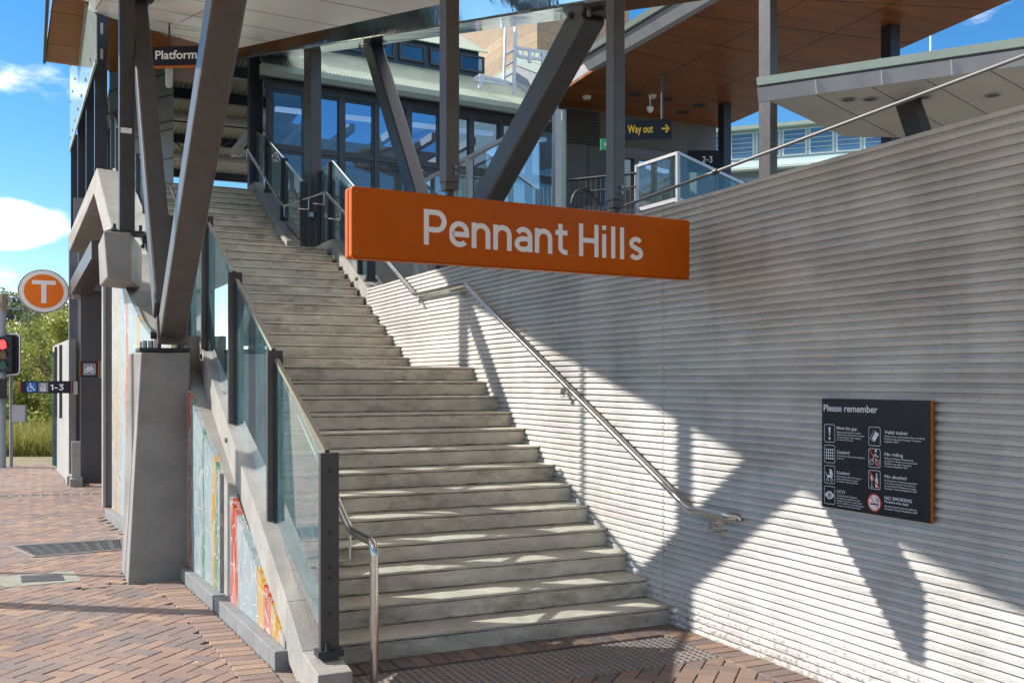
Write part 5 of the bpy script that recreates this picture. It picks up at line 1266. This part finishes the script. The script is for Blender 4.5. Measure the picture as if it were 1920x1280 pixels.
# platform roof seen under the canopy, with its purlins
pr_ = thing('platform_roof', 'corrugated platform roof with dark purlins beyond the head of the stair', 'roof', (4, 26, 7))
R0, R1 = 24.5, 40.0
RFM = mat('roof_underside', (0.26, 0.26, 0.23), (0.34, 0.33, 0.30), 0.6, scale=3)
b = MB(); n = 150; xa, xb2 = 1.6, 6.6; zA = P(430, 120, D=R0).z; zB = P(430, 320, D=34).z
for i in range(n + 1):
    x = xa + (xb2 - xa) * i / n; h = .022 * math.sin(i * math.pi / 2)
    b.v += [(x, R0, zA + h), (x, 36, zB + h)]
for i in range(n): b.f.append([2 * i, 2 * i + 2, 2 * i + 3, 2 * i + 1]); b.mi.append(0)
b.build('sheeting', RFM, pr_)
b = MB()
for k in range(6):
    t = (k + .3) / 5.6; y = R0 + (36 - R0) * t; z = zA + (zB - zA) * t; b.bb((xa, y - .06, z - .30), (xb2, y + .06, z - .03))
b.build('purlin', STEELB, pr_)
b = MB()
for k in (1, 3):
    t = (k + .8) / 5.6; y = R0 + (36 - R0) * t; z = zA + (zB - zA) * t - .42; b.tube([(xa, y, z), (xb2, y, z)], .13, 10)
b.build('duct', mat('duct_cream', (0.42, 0.40, 0.36)), pr_)
b = MB(); y = R0 + 6.2; z = zA + (zB - zA) * .53
b.tube([(3.2, y, z - .2), (4.4, y + .2, z - 1.0)], .02, 6); b.tube([(5.2, y, z - .2), (4.0, y + .2, z - 1.0)], .02, 6); b.build('brace', STEELB, pr_)
cw2 = MB(); cw2.bb((1.5, 23.9, 5.0), (4.6, 24.0, 5.55)); 

# ---- signs on the lobby post
tp = P(82, 546, D=17.3); fx = Vector((math.cos(YAW + .12), -math.sin(YAW + .12), 0)); fx = (Matrix.Rotation(0.50, 3, 'Z') @ Vector((math.cos(YAW), -math.sin(YAW), 0))); fn_ = Vector((fx.y, -fx.x, 0)); UZ = Vector((0, 0, 1))
ts = thing('transport_sign', 'round orange sign with a white letter T and grey rim on the lobby post', 'round sign', tuple(tp))
def thick(c, ux, r, r2, m, nm, f0, f1, par, n=48):
    b = MB(); b.prism([c + ux * (r * math.cos(2 * math.pi * k / n)) + UZ * (r2 * math.sin(2 * math.pi * k / n)) + fn_ * f0 for k in range(n)], fn_ * (f1 - f0)); return b.build(nm, m, par)
RW, RH = 0.405, 0.375
thick(tp, fx, RW, RH, mat('rim_grey', (0.20, 0.20, 0.22), None, 0.4), 'rim', -.10, .006, ts); thick(tp, fx, RW * .955, RH * .955, WHITEP, 'white_ring', .007, .010, ts); thick(tp, fx, RW * .775, RH * .775, mat('round_sign_orange', (0.88, 0.19, 0.008), None, 0.4), 'orange_face', .011, .014, ts)
b = MB(); c = tp + fn_ * .016
for x0_, x1_, z0_, z1_ in ((-.185, .185, .115, .185), (-.040, .040, -.205, .115)): b.add([c + fx * x0_ + UZ * z0_, c + fx * x1_ + UZ * z0_, c + fx * x1_ + UZ * z1_, c + fx * x0_ + UZ * z1_], [(0, 1, 2, 3)])
b.build('lettering', WHITEP, ts)
pk = P(143, 549, D=17.2); b = MB(); b.box(tuple(pk), (.14, .12, .22)); b.build('bracket', GREYP, ts, bevel=.01)
fx0 = Vector((math.cos(YAW), -math.sin(YAW), 0)); fn0 = Vector((fx0.y, -fx0.x, 0))
def flat(c, x0_, x1_, z0_, z1_, k, b): b.add([c + fx0 * x0_ + UZ * z0_ + fn0 * k, c + fx0 * x1_ + UZ * z0_ + fn0 * k, c + fx0 * x1_ + UZ * z1_ + fn0 * k, c + fx0 * x0_ + UZ * z1_ + fn0 * k], [(0, 1, 2, 3)])
s_ = 17.2 / FPX
a = P(37, 737, D=17.2)
ps = thing('platform_direction_sign', 'thin black sign with wheelchair and lift symbols reading 1-3 beside the pavement', 'sign', tuple(a))
b = MB(); b.prism([a, a + fx0 * 98 * s_, a + fx0 * 98 * s_ + UZ * 23 * s_, a + UZ * 23 * s_], -fn0 * .07); b.build('panel', SIGNK, ps)
b = MB(); flat(a, 0, 1.6 * s_, 0, 23 * s_, .002, b); flat(a, 96.5 * s_, 98 * s_, 0, 23 * s_, .002, b); b.build('edge_strip', ORANGE, ps)
b = MB(); flat(a, 98 * s_, 107 * s_, -2 * s_, 22 * s_, -.03, b); b.build('bracket', GREYP, ps)
b = MB(); flat(a, 13 * s_, 31.5 * s_, 2.3 * s_, 20.5 * s_, .002, b); b.build('blue_tile', BLUEM, ps)
b = MB(); flat(a, 35 * s_, 53.5 * s_, 2.3 * s_, 20.5 * s_, .002, b); b.build('grey_tile', GREYL, ps)
b = MB(); c = a + fx0 * 22 * s_ + UZ * 11 * s_ + fn0 * .004
disc(b, c + fx0 * -1.8 * s_ + UZ * 7 * s_, fx0, UZ, 1.2 * s_, 12)
def st_(pts, c, w): stroke(b, [(x * s_, y * s_) for x, y in pts], fx0, UZ, c, w * s_)
st_([(-1.8, 5), (-1.6, -.5), (3.2, -.5), (4.8, -5), (6.6, -4.2)], c, 1.3); st_([(-1.7, 2.6), (2.6, 2.6)], c, 1.0)
st_([(-2.6 + 4.6 * math.cos(t), -3.0 + 4.2 * math.sin(t)) for t in [2.1 + k * .45 for k in range(9)]], c, 1.1)
c = a + fx0 * 44.2 * s_ + UZ * 9 * s_ + fn0 * .004
rrect(b, c + UZ * -.8 * s_, fx0, UZ, 10 * s_, 8.5 * s_, 1.0 * s_, .15)
for k in (-2.4, 0, 2.4): st_([(k, -3.6), (k, .5)], c, 1.2)
st_([(-2.3, 5), (-2.3, 9)], c, .9); st_([(-3.8, 7.4), (-2.3, 9.4), (-.8, 7.4)], c, .9); st_([(2.3, 5), (2.3, 9)], c, .9); st_([(.8, 6.6), (2.3, 4.8), (3.8, 6.6)], c, .9)
plain(b, '1-3', a + fx0 * 58 * s_ + UZ * 5.8 * s_ + fn0 * .004, fx0, UZ, 25 * s_, 11 * s_, w=.16); b.build('lettering', WHITEP, ps)
a = P(149, 707, D=15.3); s_ = 15.3 / FPX
bs = thing('bicycle_sign', 'small square black sign with a white bicycle symbol on the lobby post', 'sign', tuple(a))
b = MB(); b.prism([a, a + fx0 * 37 * s_, a + fx0 * 37 * s_ + UZ * 30 * s_, a + UZ * 30 * s_], -fn0 * .07); b.build('panel', SIGNK, bs)
b = MB(); flat(a, 0, 1.8 * s_, 0, 30 * s_, .002, b); flat(a, 35 * s_, 37 * s_, 0, 30 * s_, .002, b); b.build('edge_strip', ORANGE, bs)
b = MB(); flat(a, 37 * s_, 46 * s_, -1 * s_, 30 * s_, -.02, b); b.build('bracket', GREYP, bs)
b = MB(); rrect(b, a + fx0 * 18.8 * s_ + UZ * 15 * s_ + fn0 * .002, fx0, UZ, 24 * s_, 22 * s_, None, .12); b.build('grey_tile', GREYL, bs)
b = MB(); c = a + fx0 * 18.8 * s_ + UZ * 14 * s_ + fn0 * .004
for k in (-5.6, 5.6): ring(b, c + fx0 * k * s_ - UZ * 1.5 * s_, fx0, UZ, 3.9 * s_, .9 * s_, 20)
st_([(-5.6, -1.5), (-2.6, 4), (3.4, 4), (0, -1.5), (-5.6, -1.5)], c, .9); st_([(0, -1.5), (-3, 5.2)], c, .9); st_([(5.6, -1.5), (3, 6), (5.4, 6.4)], c, .9); st_([(-4.6, 5.4), (-1.6, 5.4)], c, 1.1)
b.build('lettering', WHITEP, bs)

# ---- traffic signal at the kerb
tl_ = thing('traffic_light', 'black traffic light showing red on a grey post at the kerb', 'traffic light', tuple(P(8, 860, Z=0)))
D_ = 21.0; s_ = D_ / FPX
hc = P(2, 664, D=D_)
b = MB(); b.prism([hc + fx0 * x + UZ * z for x, z in rpoly(-36 * s_, 36 * s_, -39 * s_, 39 * s_, 9 * s_)], -fn0 * .03); b.build('backboard', BLACKI, tl_)
b = MB(); rrect(b, hc + fn0 * .004, fx0, UZ, 72 * s_, 78 * s_, 2.2 * s_, .12); b.build('border', WHITEP, tl_)
b = MB(); b.prism([hc + fx0 * x + UZ * z for x, z in ((-4 * s_, -33 * s_), (26 * s_, -33 * s_), (26 * s_, 33 * s_), (-4 * s_, 33 * s_))], fn0 * .16); b.build('housing', BLACKI, tl_)
for k, (yy, m) in enumerate(((646, emit('signal_red', (1.0, 0.03, 0.03), 2.2)), (665, mat('amber_lens', (0.16, 0.07, 0.02), None, 0.2)), (684, mat('green_lens', (0.01, 0.09, 0.08), None, 0.2)))):
    c = P(12, yy, D=D_) + fn0 * .165; b = MB(); disc(b, c, fx0, UZ, 8.6 * s_, 24); b.build('lens', m, tl_)
    b = MB(); n = 14
    pts0 = [c + fx0 * (9.6 * s_ * math.cos(t)) + UZ * (9.6 * s_ * math.sin(t)) for t in [math.radians(-20 + 220 * j / n) for j in range(n + 1)]]
    b.add(pts0 + [p + fn0 * .06 for p in pts0], [(j, j + 1, n + 2 + j, n + 1 + j) for j in range(n)]); b.build('visor', BLACKI, tl_)
b = MB(); pb_ = P(12, 860, Z=0); b.tube([(pb_.x, pb_.y - 2.6, 0), (pb_.x, pb_.y - 2.6, hc.z + .9)], .07, 12)
tl_.location = (pb_.x, pb_.y - 2.6, 0)
for ch in list(tl_.children): ch.matrix_parent_inverse = Matrix.Translation(-Vector(tl_.location))
b.tube([(pb_.x + .16, pb_.y - 2.5, 0), (pb_.x + .16, pb_.y - 2.5, 2.0)], .035, 8); b.build('post', mat('signal_post', (0.26, 0.29, 0.32)), tl_)
ac = P(22, 775, D=20.5); b = MB(); b.prism([ac + fx0 * x + UZ * z for x, z in ((0, -15 * s_), (24 * s_, -15 * s_), (24 * s_, 15 * s_), (0, 15 * s_))], -fn0 * .1); b.build('control_box', GREYP, tl_)
c = P(2, 728, D=20.8); b = MB(); b.box(tuple(c), (.22, .2, .42)); b.build('pedestrian_lantern', BLACKI, tl_, bevel=.03)
# tall pole out of frame whose shadow lies on the paving, street poles
for i, (x, y) in enumerate(((-1.30, 9.70), (-1.65, 11.44))):
    b = MB(); b.tube([(x, y, -.02), (x, y, 9.5)], [.105, .085] if i == 0 else .035, 14)
    tag(b.build('street_pole', mat('pole_grey', (0.3, 0.31, 0.32))), ('stout' if i == 0 else 'slim') + ' round grey street pole at the kerb casting its shadow over the paving', 'pole', 'street poles at the kerb')
# timber power pole with wires
pp0 = P(8, 600, D=48); pw = thing('power_pole', 'timber power pole with crossarms beyond the traffic light', 'power pole', (pp0.x, pp0.y, 0))
b = MB(); b.tube([(pp0.x, pp0.y, -.5), (pp0.x, pp0.y, P(8, 553, D=48).z)], .16, 10); b.build('pole', mat('weathered_timber', (0.13, 0.09, 0.07), (0.2, 0.15, 0.12), 0.9, scale=8), pw)
b = MB(); b.beam(P(-20, 559, D=48), P(38, 559, D=48), .08, .10); b.beam(P(-20, 578, D=48), P(45, 579, D=48), .07, .08); b.build('crossarm', mat('galv_arm', (0.2, 0.24, 0.28)), pw)
b = MB()
for x, y in ((12, 559), (26, 559), (36, 559), (20, 579), (40, 579)):
    b = MB(); b.tube([P(x, y, D=48), P(x, y + 9, D=48)], .06, 8); b.build('insulator', BLACKI, pw)
b = MB(); b.tube([P(20, 590, D=48), P(20, 603, D=48)], .16, 8); b.build('transformer', BLACKI, pw)
b = MB()
for y in (559, 579): b.tube([P(36, y + 8, D=48), P(20, y + 20, D=48), P(10, y + 22, D=48)], .02, 5)
b.build('wire', BLACKI, pw)

# ---- drain grates and pit lid in the paving
def onbox(name, label, cat, corners, z=0.004):
    return thing(name, label, cat, tuple(corners[0]))
gm = mat('grate_iron', (0.055, 0.055, 0.058), (0.09, 0.09, 0.09), 0.6, metal=0.4, scale=12)
gr = thing('drain_grate', 'dark iron drain grate let into the paving by the concrete pillar', 'drain grate', (-.6, 12.6, 0))
GC4 = [P(66, 1044, Z=0), P(232, 1030, Z=0), P(230, 1011, Z=0), P(20, 1024, Z=0)]
def G2(u, v): return GC4[0].lerp(GC4[1], u).lerp(GC4[3].lerp(GC4[2], u), v)
ca = [G2(0, 0), G2(1, 0), G2(1, 1), G2(0, 1)]
b = MB(); b.prism([p - Vector((0, 0, .03)) for p in ca], (0, 0, .034)); b.build('pit', BLACKI, gr)
b = MB()
for a_, c_ in zip(ca, ca[1:] + ca[:1]): b.beam(a_, c_, .05, .02)
b.build('frame', mat('frame_concrete', (0.22, 0.20, 0.18)), gr)
b = MB()
for k in range(1, 40): b.beam(G2(k / 40, .02) + UZ * .006, G2(k / 40, .98) + UZ * .006, .012 if k % 5 else .035, .014)
for k in range(1, 7): b.beam(G2(0, k / 7) + UZ * .006, G2(1, k / 7) + UZ * .006, .02, .013)
b.build('grille', gm, gr)
pl_ = thing('pit_lid', 'rectangular concrete pit lid with a small dark grille in the paving', 'pit lid', (-.9, 10.2, 0))
A_, B_, C_, D4 = P(12, 1101, Z=0.0), P(152, 1089, Z=0), P(138, 1070, Z=0), P(-20, 1082, Z=0)
b = MB(); b.prism([p - UZ * .02 for p in (A_, B_, C_, D4)], (0, 0, .024)); b.build('lid', mat('lid_concrete', (0.20, 0.20, 0.17), (0.27, 0.265, 0.23), 0.85, scale=8, bump=.2), pl_)
b = MB(); g0, g1, g2, g3 = P(44, 1091, Z=.006), P(118, 1087, Z=.006), P(112, 1076, Z=.006), P(42, 1079, Z=.006)
for k in range(13): t = k / 12; b.beam(g0.lerp(g1, t), g3.lerp(g2, t), .028, .006)
b.build('grille', gm, pl_)
b = MB(); s0, s1 = P(-40, 931, Z=0), P(190, 926, Z=0)
sd = thing('slot_drain', 'narrow slotted drain running across the far pavement', 'drain', tuple(s0))
b.beam(s0 - UZ * .005, s1 - UZ * .005, .14, .014); b.build('channel', CONC, sd); b = MB()
for k in range(12): t = (k + .08) / 12; b.beam(s0.lerp(s1, t) + UZ * .004, s0.lerp(s1, t + .065) + UZ * .004, .06, .006)
b.build('slot', BLACKI, sd)

# ================================================================== PLANTING
def leafmat(name, c1, c2, c3):
    m, t, b = newmat(name); L = t.links.new
    at = t.nodes.new('ShaderNodeAttribute'); at.attribute_name = 'tone'
    rp = t.nodes.new('ShaderNodeValToRGB'); e = rp.color_ramp.elements; e[0].color = (*c1, 1); e[1].color = (*c3, 1); q = e.new(.5); q.color = (*c2, 1)
    L(at.outputs['Fac'], rp.inputs['Fac']); L(rp.outputs[0], b.inputs['Base Color']); b.inputs['Roughness'].default_value = .55
    tr = t.nodes.new('ShaderNodeBsdfTranslucent'); L(rp.outputs[0], tr.inputs[0]); mx = t.nodes.new('ShaderNodeMixShader'); mx.inputs[0].default_value = .3
    L(b.outputs[0], mx.inputs[1]); L(tr.outputs[0], mx.inputs[2]); L(mx.outputs[0], t.nodes['Material Output'].inputs['Surface'])
    return m
LF_OL = leafmat('olive_leaf', (0.10, 0.14, 0.03), (0.26, 0.30, 0.06), (0.50, 0.50, 0.13))
LF_DK = leafmat('gum_leaf', (0.05, 0.085, 0.035), (0.12, 0.165, 0.065), (0.22, 0.26, 0.11))
LF_YG = leafmat('grass_blade', (0.11, 0.13, 0.02), (0.24, 0.25, 0.05), (0.42, 0.38, 0.12))
BARK = mat('bark', (0.12, 0.095, 0.075), (0.2, 0.165, 0.135), 0.9, scale=7, bump=.4)
def crown(blobs, n, size, m, parent, name='crown', rnd=random, asp=2.4, droop=0.2):
    v = []; f = []; tn = []
    for (cx, cy, cz_, rx, ry, rz, share) in blobs:
        tone0 = rnd.uniform(.25, .75)
        for _ in range(int(n * share)):
            d = Vector((rnd.gauss(0, 1), rnd.gauss(0, 1), rnd.gauss(0, 1))).normalized() * (rnd.random() ** .42)
            c = Vector((cx + d.x * rx, cy + d.y * ry, cz_ + d.z * rz)) + Vector((rnd.gauss(0, .05), rnd.gauss(0, .05), rnd.gauss(0, .05))) * rx
            a = Vector((rnd.gauss(0, 1), rnd.gauss(0, 1), rnd.gauss(0, .7) - droop)).normalized(); p = a.orthogonal().normalized(); p.rotate(Quaternion(a, rnd.uniform(0, 6.28)))
            s = size * rnd.uniform(.6, 1.3); o = len(v)
            v += [c - a * s * asp / 2, c + p * s * .5, c + a * s * asp / 2, c - p * s * .5]; f.append((o, o + 1, o + 2, o + 3)); tn.append(min(1, max(0, tone0 + rnd.gauss(0, .18))))
    me = bpy.data.meshes.new(name); me.from_pydata([tuple(q) for q in v], [], f); me.materials.append(m)
    at = me.attributes.new('tone', 'FLOAT', 'FACE'); at.data.foreach_set('value', tn)
    o = bpy.data.objects.new(name, me); COL.objects.link(o); attach(o, parent); return o
def tree(name, label, x, y, h, r, m, n=5000, size=.07, trunk=.12, cat='tree', group=None, low=.35, seed=0, nb_=12, spread=1.0):
    rnd = random.Random(seed); t = thing(name, label, cat, (x, y, -.02), group)
    b = MB(); top = Vector((x + rnd.uniform(-.3, .3), y, h * .85)); b.tube([(x, y, -.1), (x + .05, y, h * .3), tuple(top)], [trunk, trunk * .75, trunk * .2], 8)
    blobs = []
    for k in range(nb_):
        a = rnd.uniform(0, 6.28); rr = r * rnd.uniform(.3, .95) * spread; zz = h * rnd.uniform(low, .95); fall = 1 - abs(zz / h - .62) * .9
        c = Vector((x + math.cos(a) * rr * fall, y + math.sin(a) * rr * fall, zz)); q = r * rnd.uniform(.28, .5)
        blobs.append((c.x, c.y, c.z, q, q, q * rnd.uniform(.5, .85), 1 / nb_))
        st0 = Vector((x + .04, y, zz * rnd.uniform(.5, .75))); b.tube([tuple(st0), tuple(st0.lerp(c, .55) + Vector((0, 0, .15))), tuple(c)], [trunk * .32, trunk * .2, trunk * .07], 6)
    b.build('trunk', BARK, t, smooth=True); crown(blobs, n, size, m, t, rnd=rnd); return t
def at(x, D): p = P(x, 715, D=D); return p.x, p.y
spots = [('leafy_shrub', 'olive green shrub with a dense crown behind the black 1-3 sign', 82, 33, 3.6, 1.5, LF_OL, 5200, .06, 'shrub'),
         ('leafy_shrub', 'bright olive bush between the traffic light and the black 1-3 sign', 42, 34, 3.0, 1.4, LF_OL, 4600, .06, 'shrub'),
         ('leafy_shrub', 'tall bush close beside the glazed kiosk', 112, 31, 4.0, 1.3, LF_OL, 4600, .06, 'shrub'),
         ('leafy_shrub', 'low bush half hidden by the traffic light', 2, 32, 3.2, 1.5, LF_OL, 4400, .06, 'shrub'),
         ('gum_tree', 'airy gum tree whose top shows just under the round T sign', 104, 40, 5.5, 1.8, LF_DK, 3600, .08, 'tree'),
         ('gum_tree', 'dark tree behind the power pole', 30, 52, 6.2, 2.6, LF_DK, 4200, .11, 'tree'),
         ('gum_tree', 'far dark tree between the power pole and the round T sign', 66, 60, 6.6, 2.6, LF_DK, 3600, .12, 'tree')]
for i, (nm, lb_, px, D, h, r, m, n, s, cat) in enumerate(spots):
    x, y = at(px, D); tree(nm, lb_, x, y, h, r, m, n, s, .07 if cat == 'shrub' else .12, cat, 'shrubs beyond the pavement' if cat == 'shrub' else 'trees beyond the pavement', low=.12 if cat == 'shrub' else .5, seed=i + 3, nb_=16 if cat == 'shrub' else 14)
x, y = at(-35, 34); tree('leafy_shrub', 'olive bush at the far left behind the traffic light', x, y, 3.8, 1.6, LF_OL, 6000, .06, .07, 'shrub', 'shrubs beyond the pavement', low=.1, seed=21)
# long grass
v = []; f = []; tn = []; rg = random.Random(5)
for _ in range(9000):
    x, y = at(rg.uniform(-60, 126), rg.uniform(24.3, 30)); h = rg.uniform(.25, .75) * (1 if rg.random() < .7 else .6); w = rg.uniform(.006, .014); lx, ly = rg.gauss(0, .16), rg.gauss(0, .16); a = rg.uniform(0, 3.14); o = len(v)
    cxx, sxx = math.cos(a) * w, math.sin(a) * w
    v += [(x - cxx, y - sxx, -.02), (x + cxx, y + sxx, -.02), (x + lx * .4 + cxx, y + ly * .4 + sxx, h * .6), (x + lx * .4 - cxx, y + ly * .4 - sxx, h * .6), (x + lx, y + ly, h)]
    f += [(o, o + 1, o + 2, o + 3), (o + 3, o + 2, o + 4)]; q = rg.random(); tn += [q, min(1, q + .1)]
me = bpy.data.meshes.new('long_grass'); me.from_pydata(v, [], f); me.materials.append(LF_YG); a_ = me.attributes.new('tone', 'FLOAT', 'FACE'); a_.data.foreach_set('value', tn)
o = bpy.data.objects.new('long_grass', me); COL.objects.link(o); o['kind'] = 'stuff'
# weeds in the joints and fallen bits
wd = MB(); rw = random.Random(9)
for (px, py, n, s) in ((1398, 1214, 26, .035), (985, 1222, 8, .02), (1020, 1210, 8, .02), (1092, 1208, 8, .02), (300, 1093, 10, .02), (245, 1090, 8, .02)):
    c = P(px, py, Z=0.002)
    for _ in range(n):
        a = rw.uniform(0, 6.28); d = Vector((math.cos(a), math.sin(a), rw.uniform(.1, .8))) * s * rw.uniform(.5, 1.4); p = d.cross(UZ).normalized() * s * .28
        wd.add([c, c + d * .5 + p, c + d, c + d * .5 - p], [(0, 1, 2, 3)])
lb2 = MB()
for _ in range(46):
    c = Vector((rw.uniform(-4.5, 4.0), rw.uniform(4.6, 14), .009)) if rw.random() < .6 else Vector((rw.uniform(1.7, 4.15), rw.uniform(5.95, 6.18), .012))
    if c.x > xb(c.y) and c.y > 6.2: continue
    a = rw.uniform(0, 6.28); L_ = rw.uniform(.008, .03); d = Vector((math.cos(a), math.sin(a), 0)) * L_; p = Vector((-d.y, d.x, 0)) * .3
    lb2.add([c, c + d * .5 + p + UZ * .004, c + d, c + d * .5 - p], [(0, 1, 2), (0, 2, 3)])
o = lb2.build('leaf_litter', mat('litter_brown', (0.30, 0.22, 0.12))); o['kind'] = 'stuff'
o = wd.build('joint_weeds', mat('weed_green', (0.16, 0.24, 0.05))); o['kind'] = 'stuff'
for i, (px, py, lb_) in enumerate(((1236, 1222, 'small pale yellow leaf fallen on the tactile strip'), (358, 1244, 'small pale dry leaf fallen on the brick paving'))):
    c = P(px, py, Z=.012); b = MB(); b.add([c, c + Vector((.03, .012, .014)), c + Vector((.05, -.005, .004)), c + Vector((.022, -.018, .010))], [(0, 1, 2), (0, 2, 3)])
    tag(b.build('fallen_leaf', mat('dry_leaf', (0.55, 0.48, 0.30))), lb_, 'leaf')
# concrete landing behind the head of the stair keeps its edge
cl = cw2.build('landing_edge', CONC); tag(cl, 'low concrete edge beam at the back of the top landing', 'edge beam')
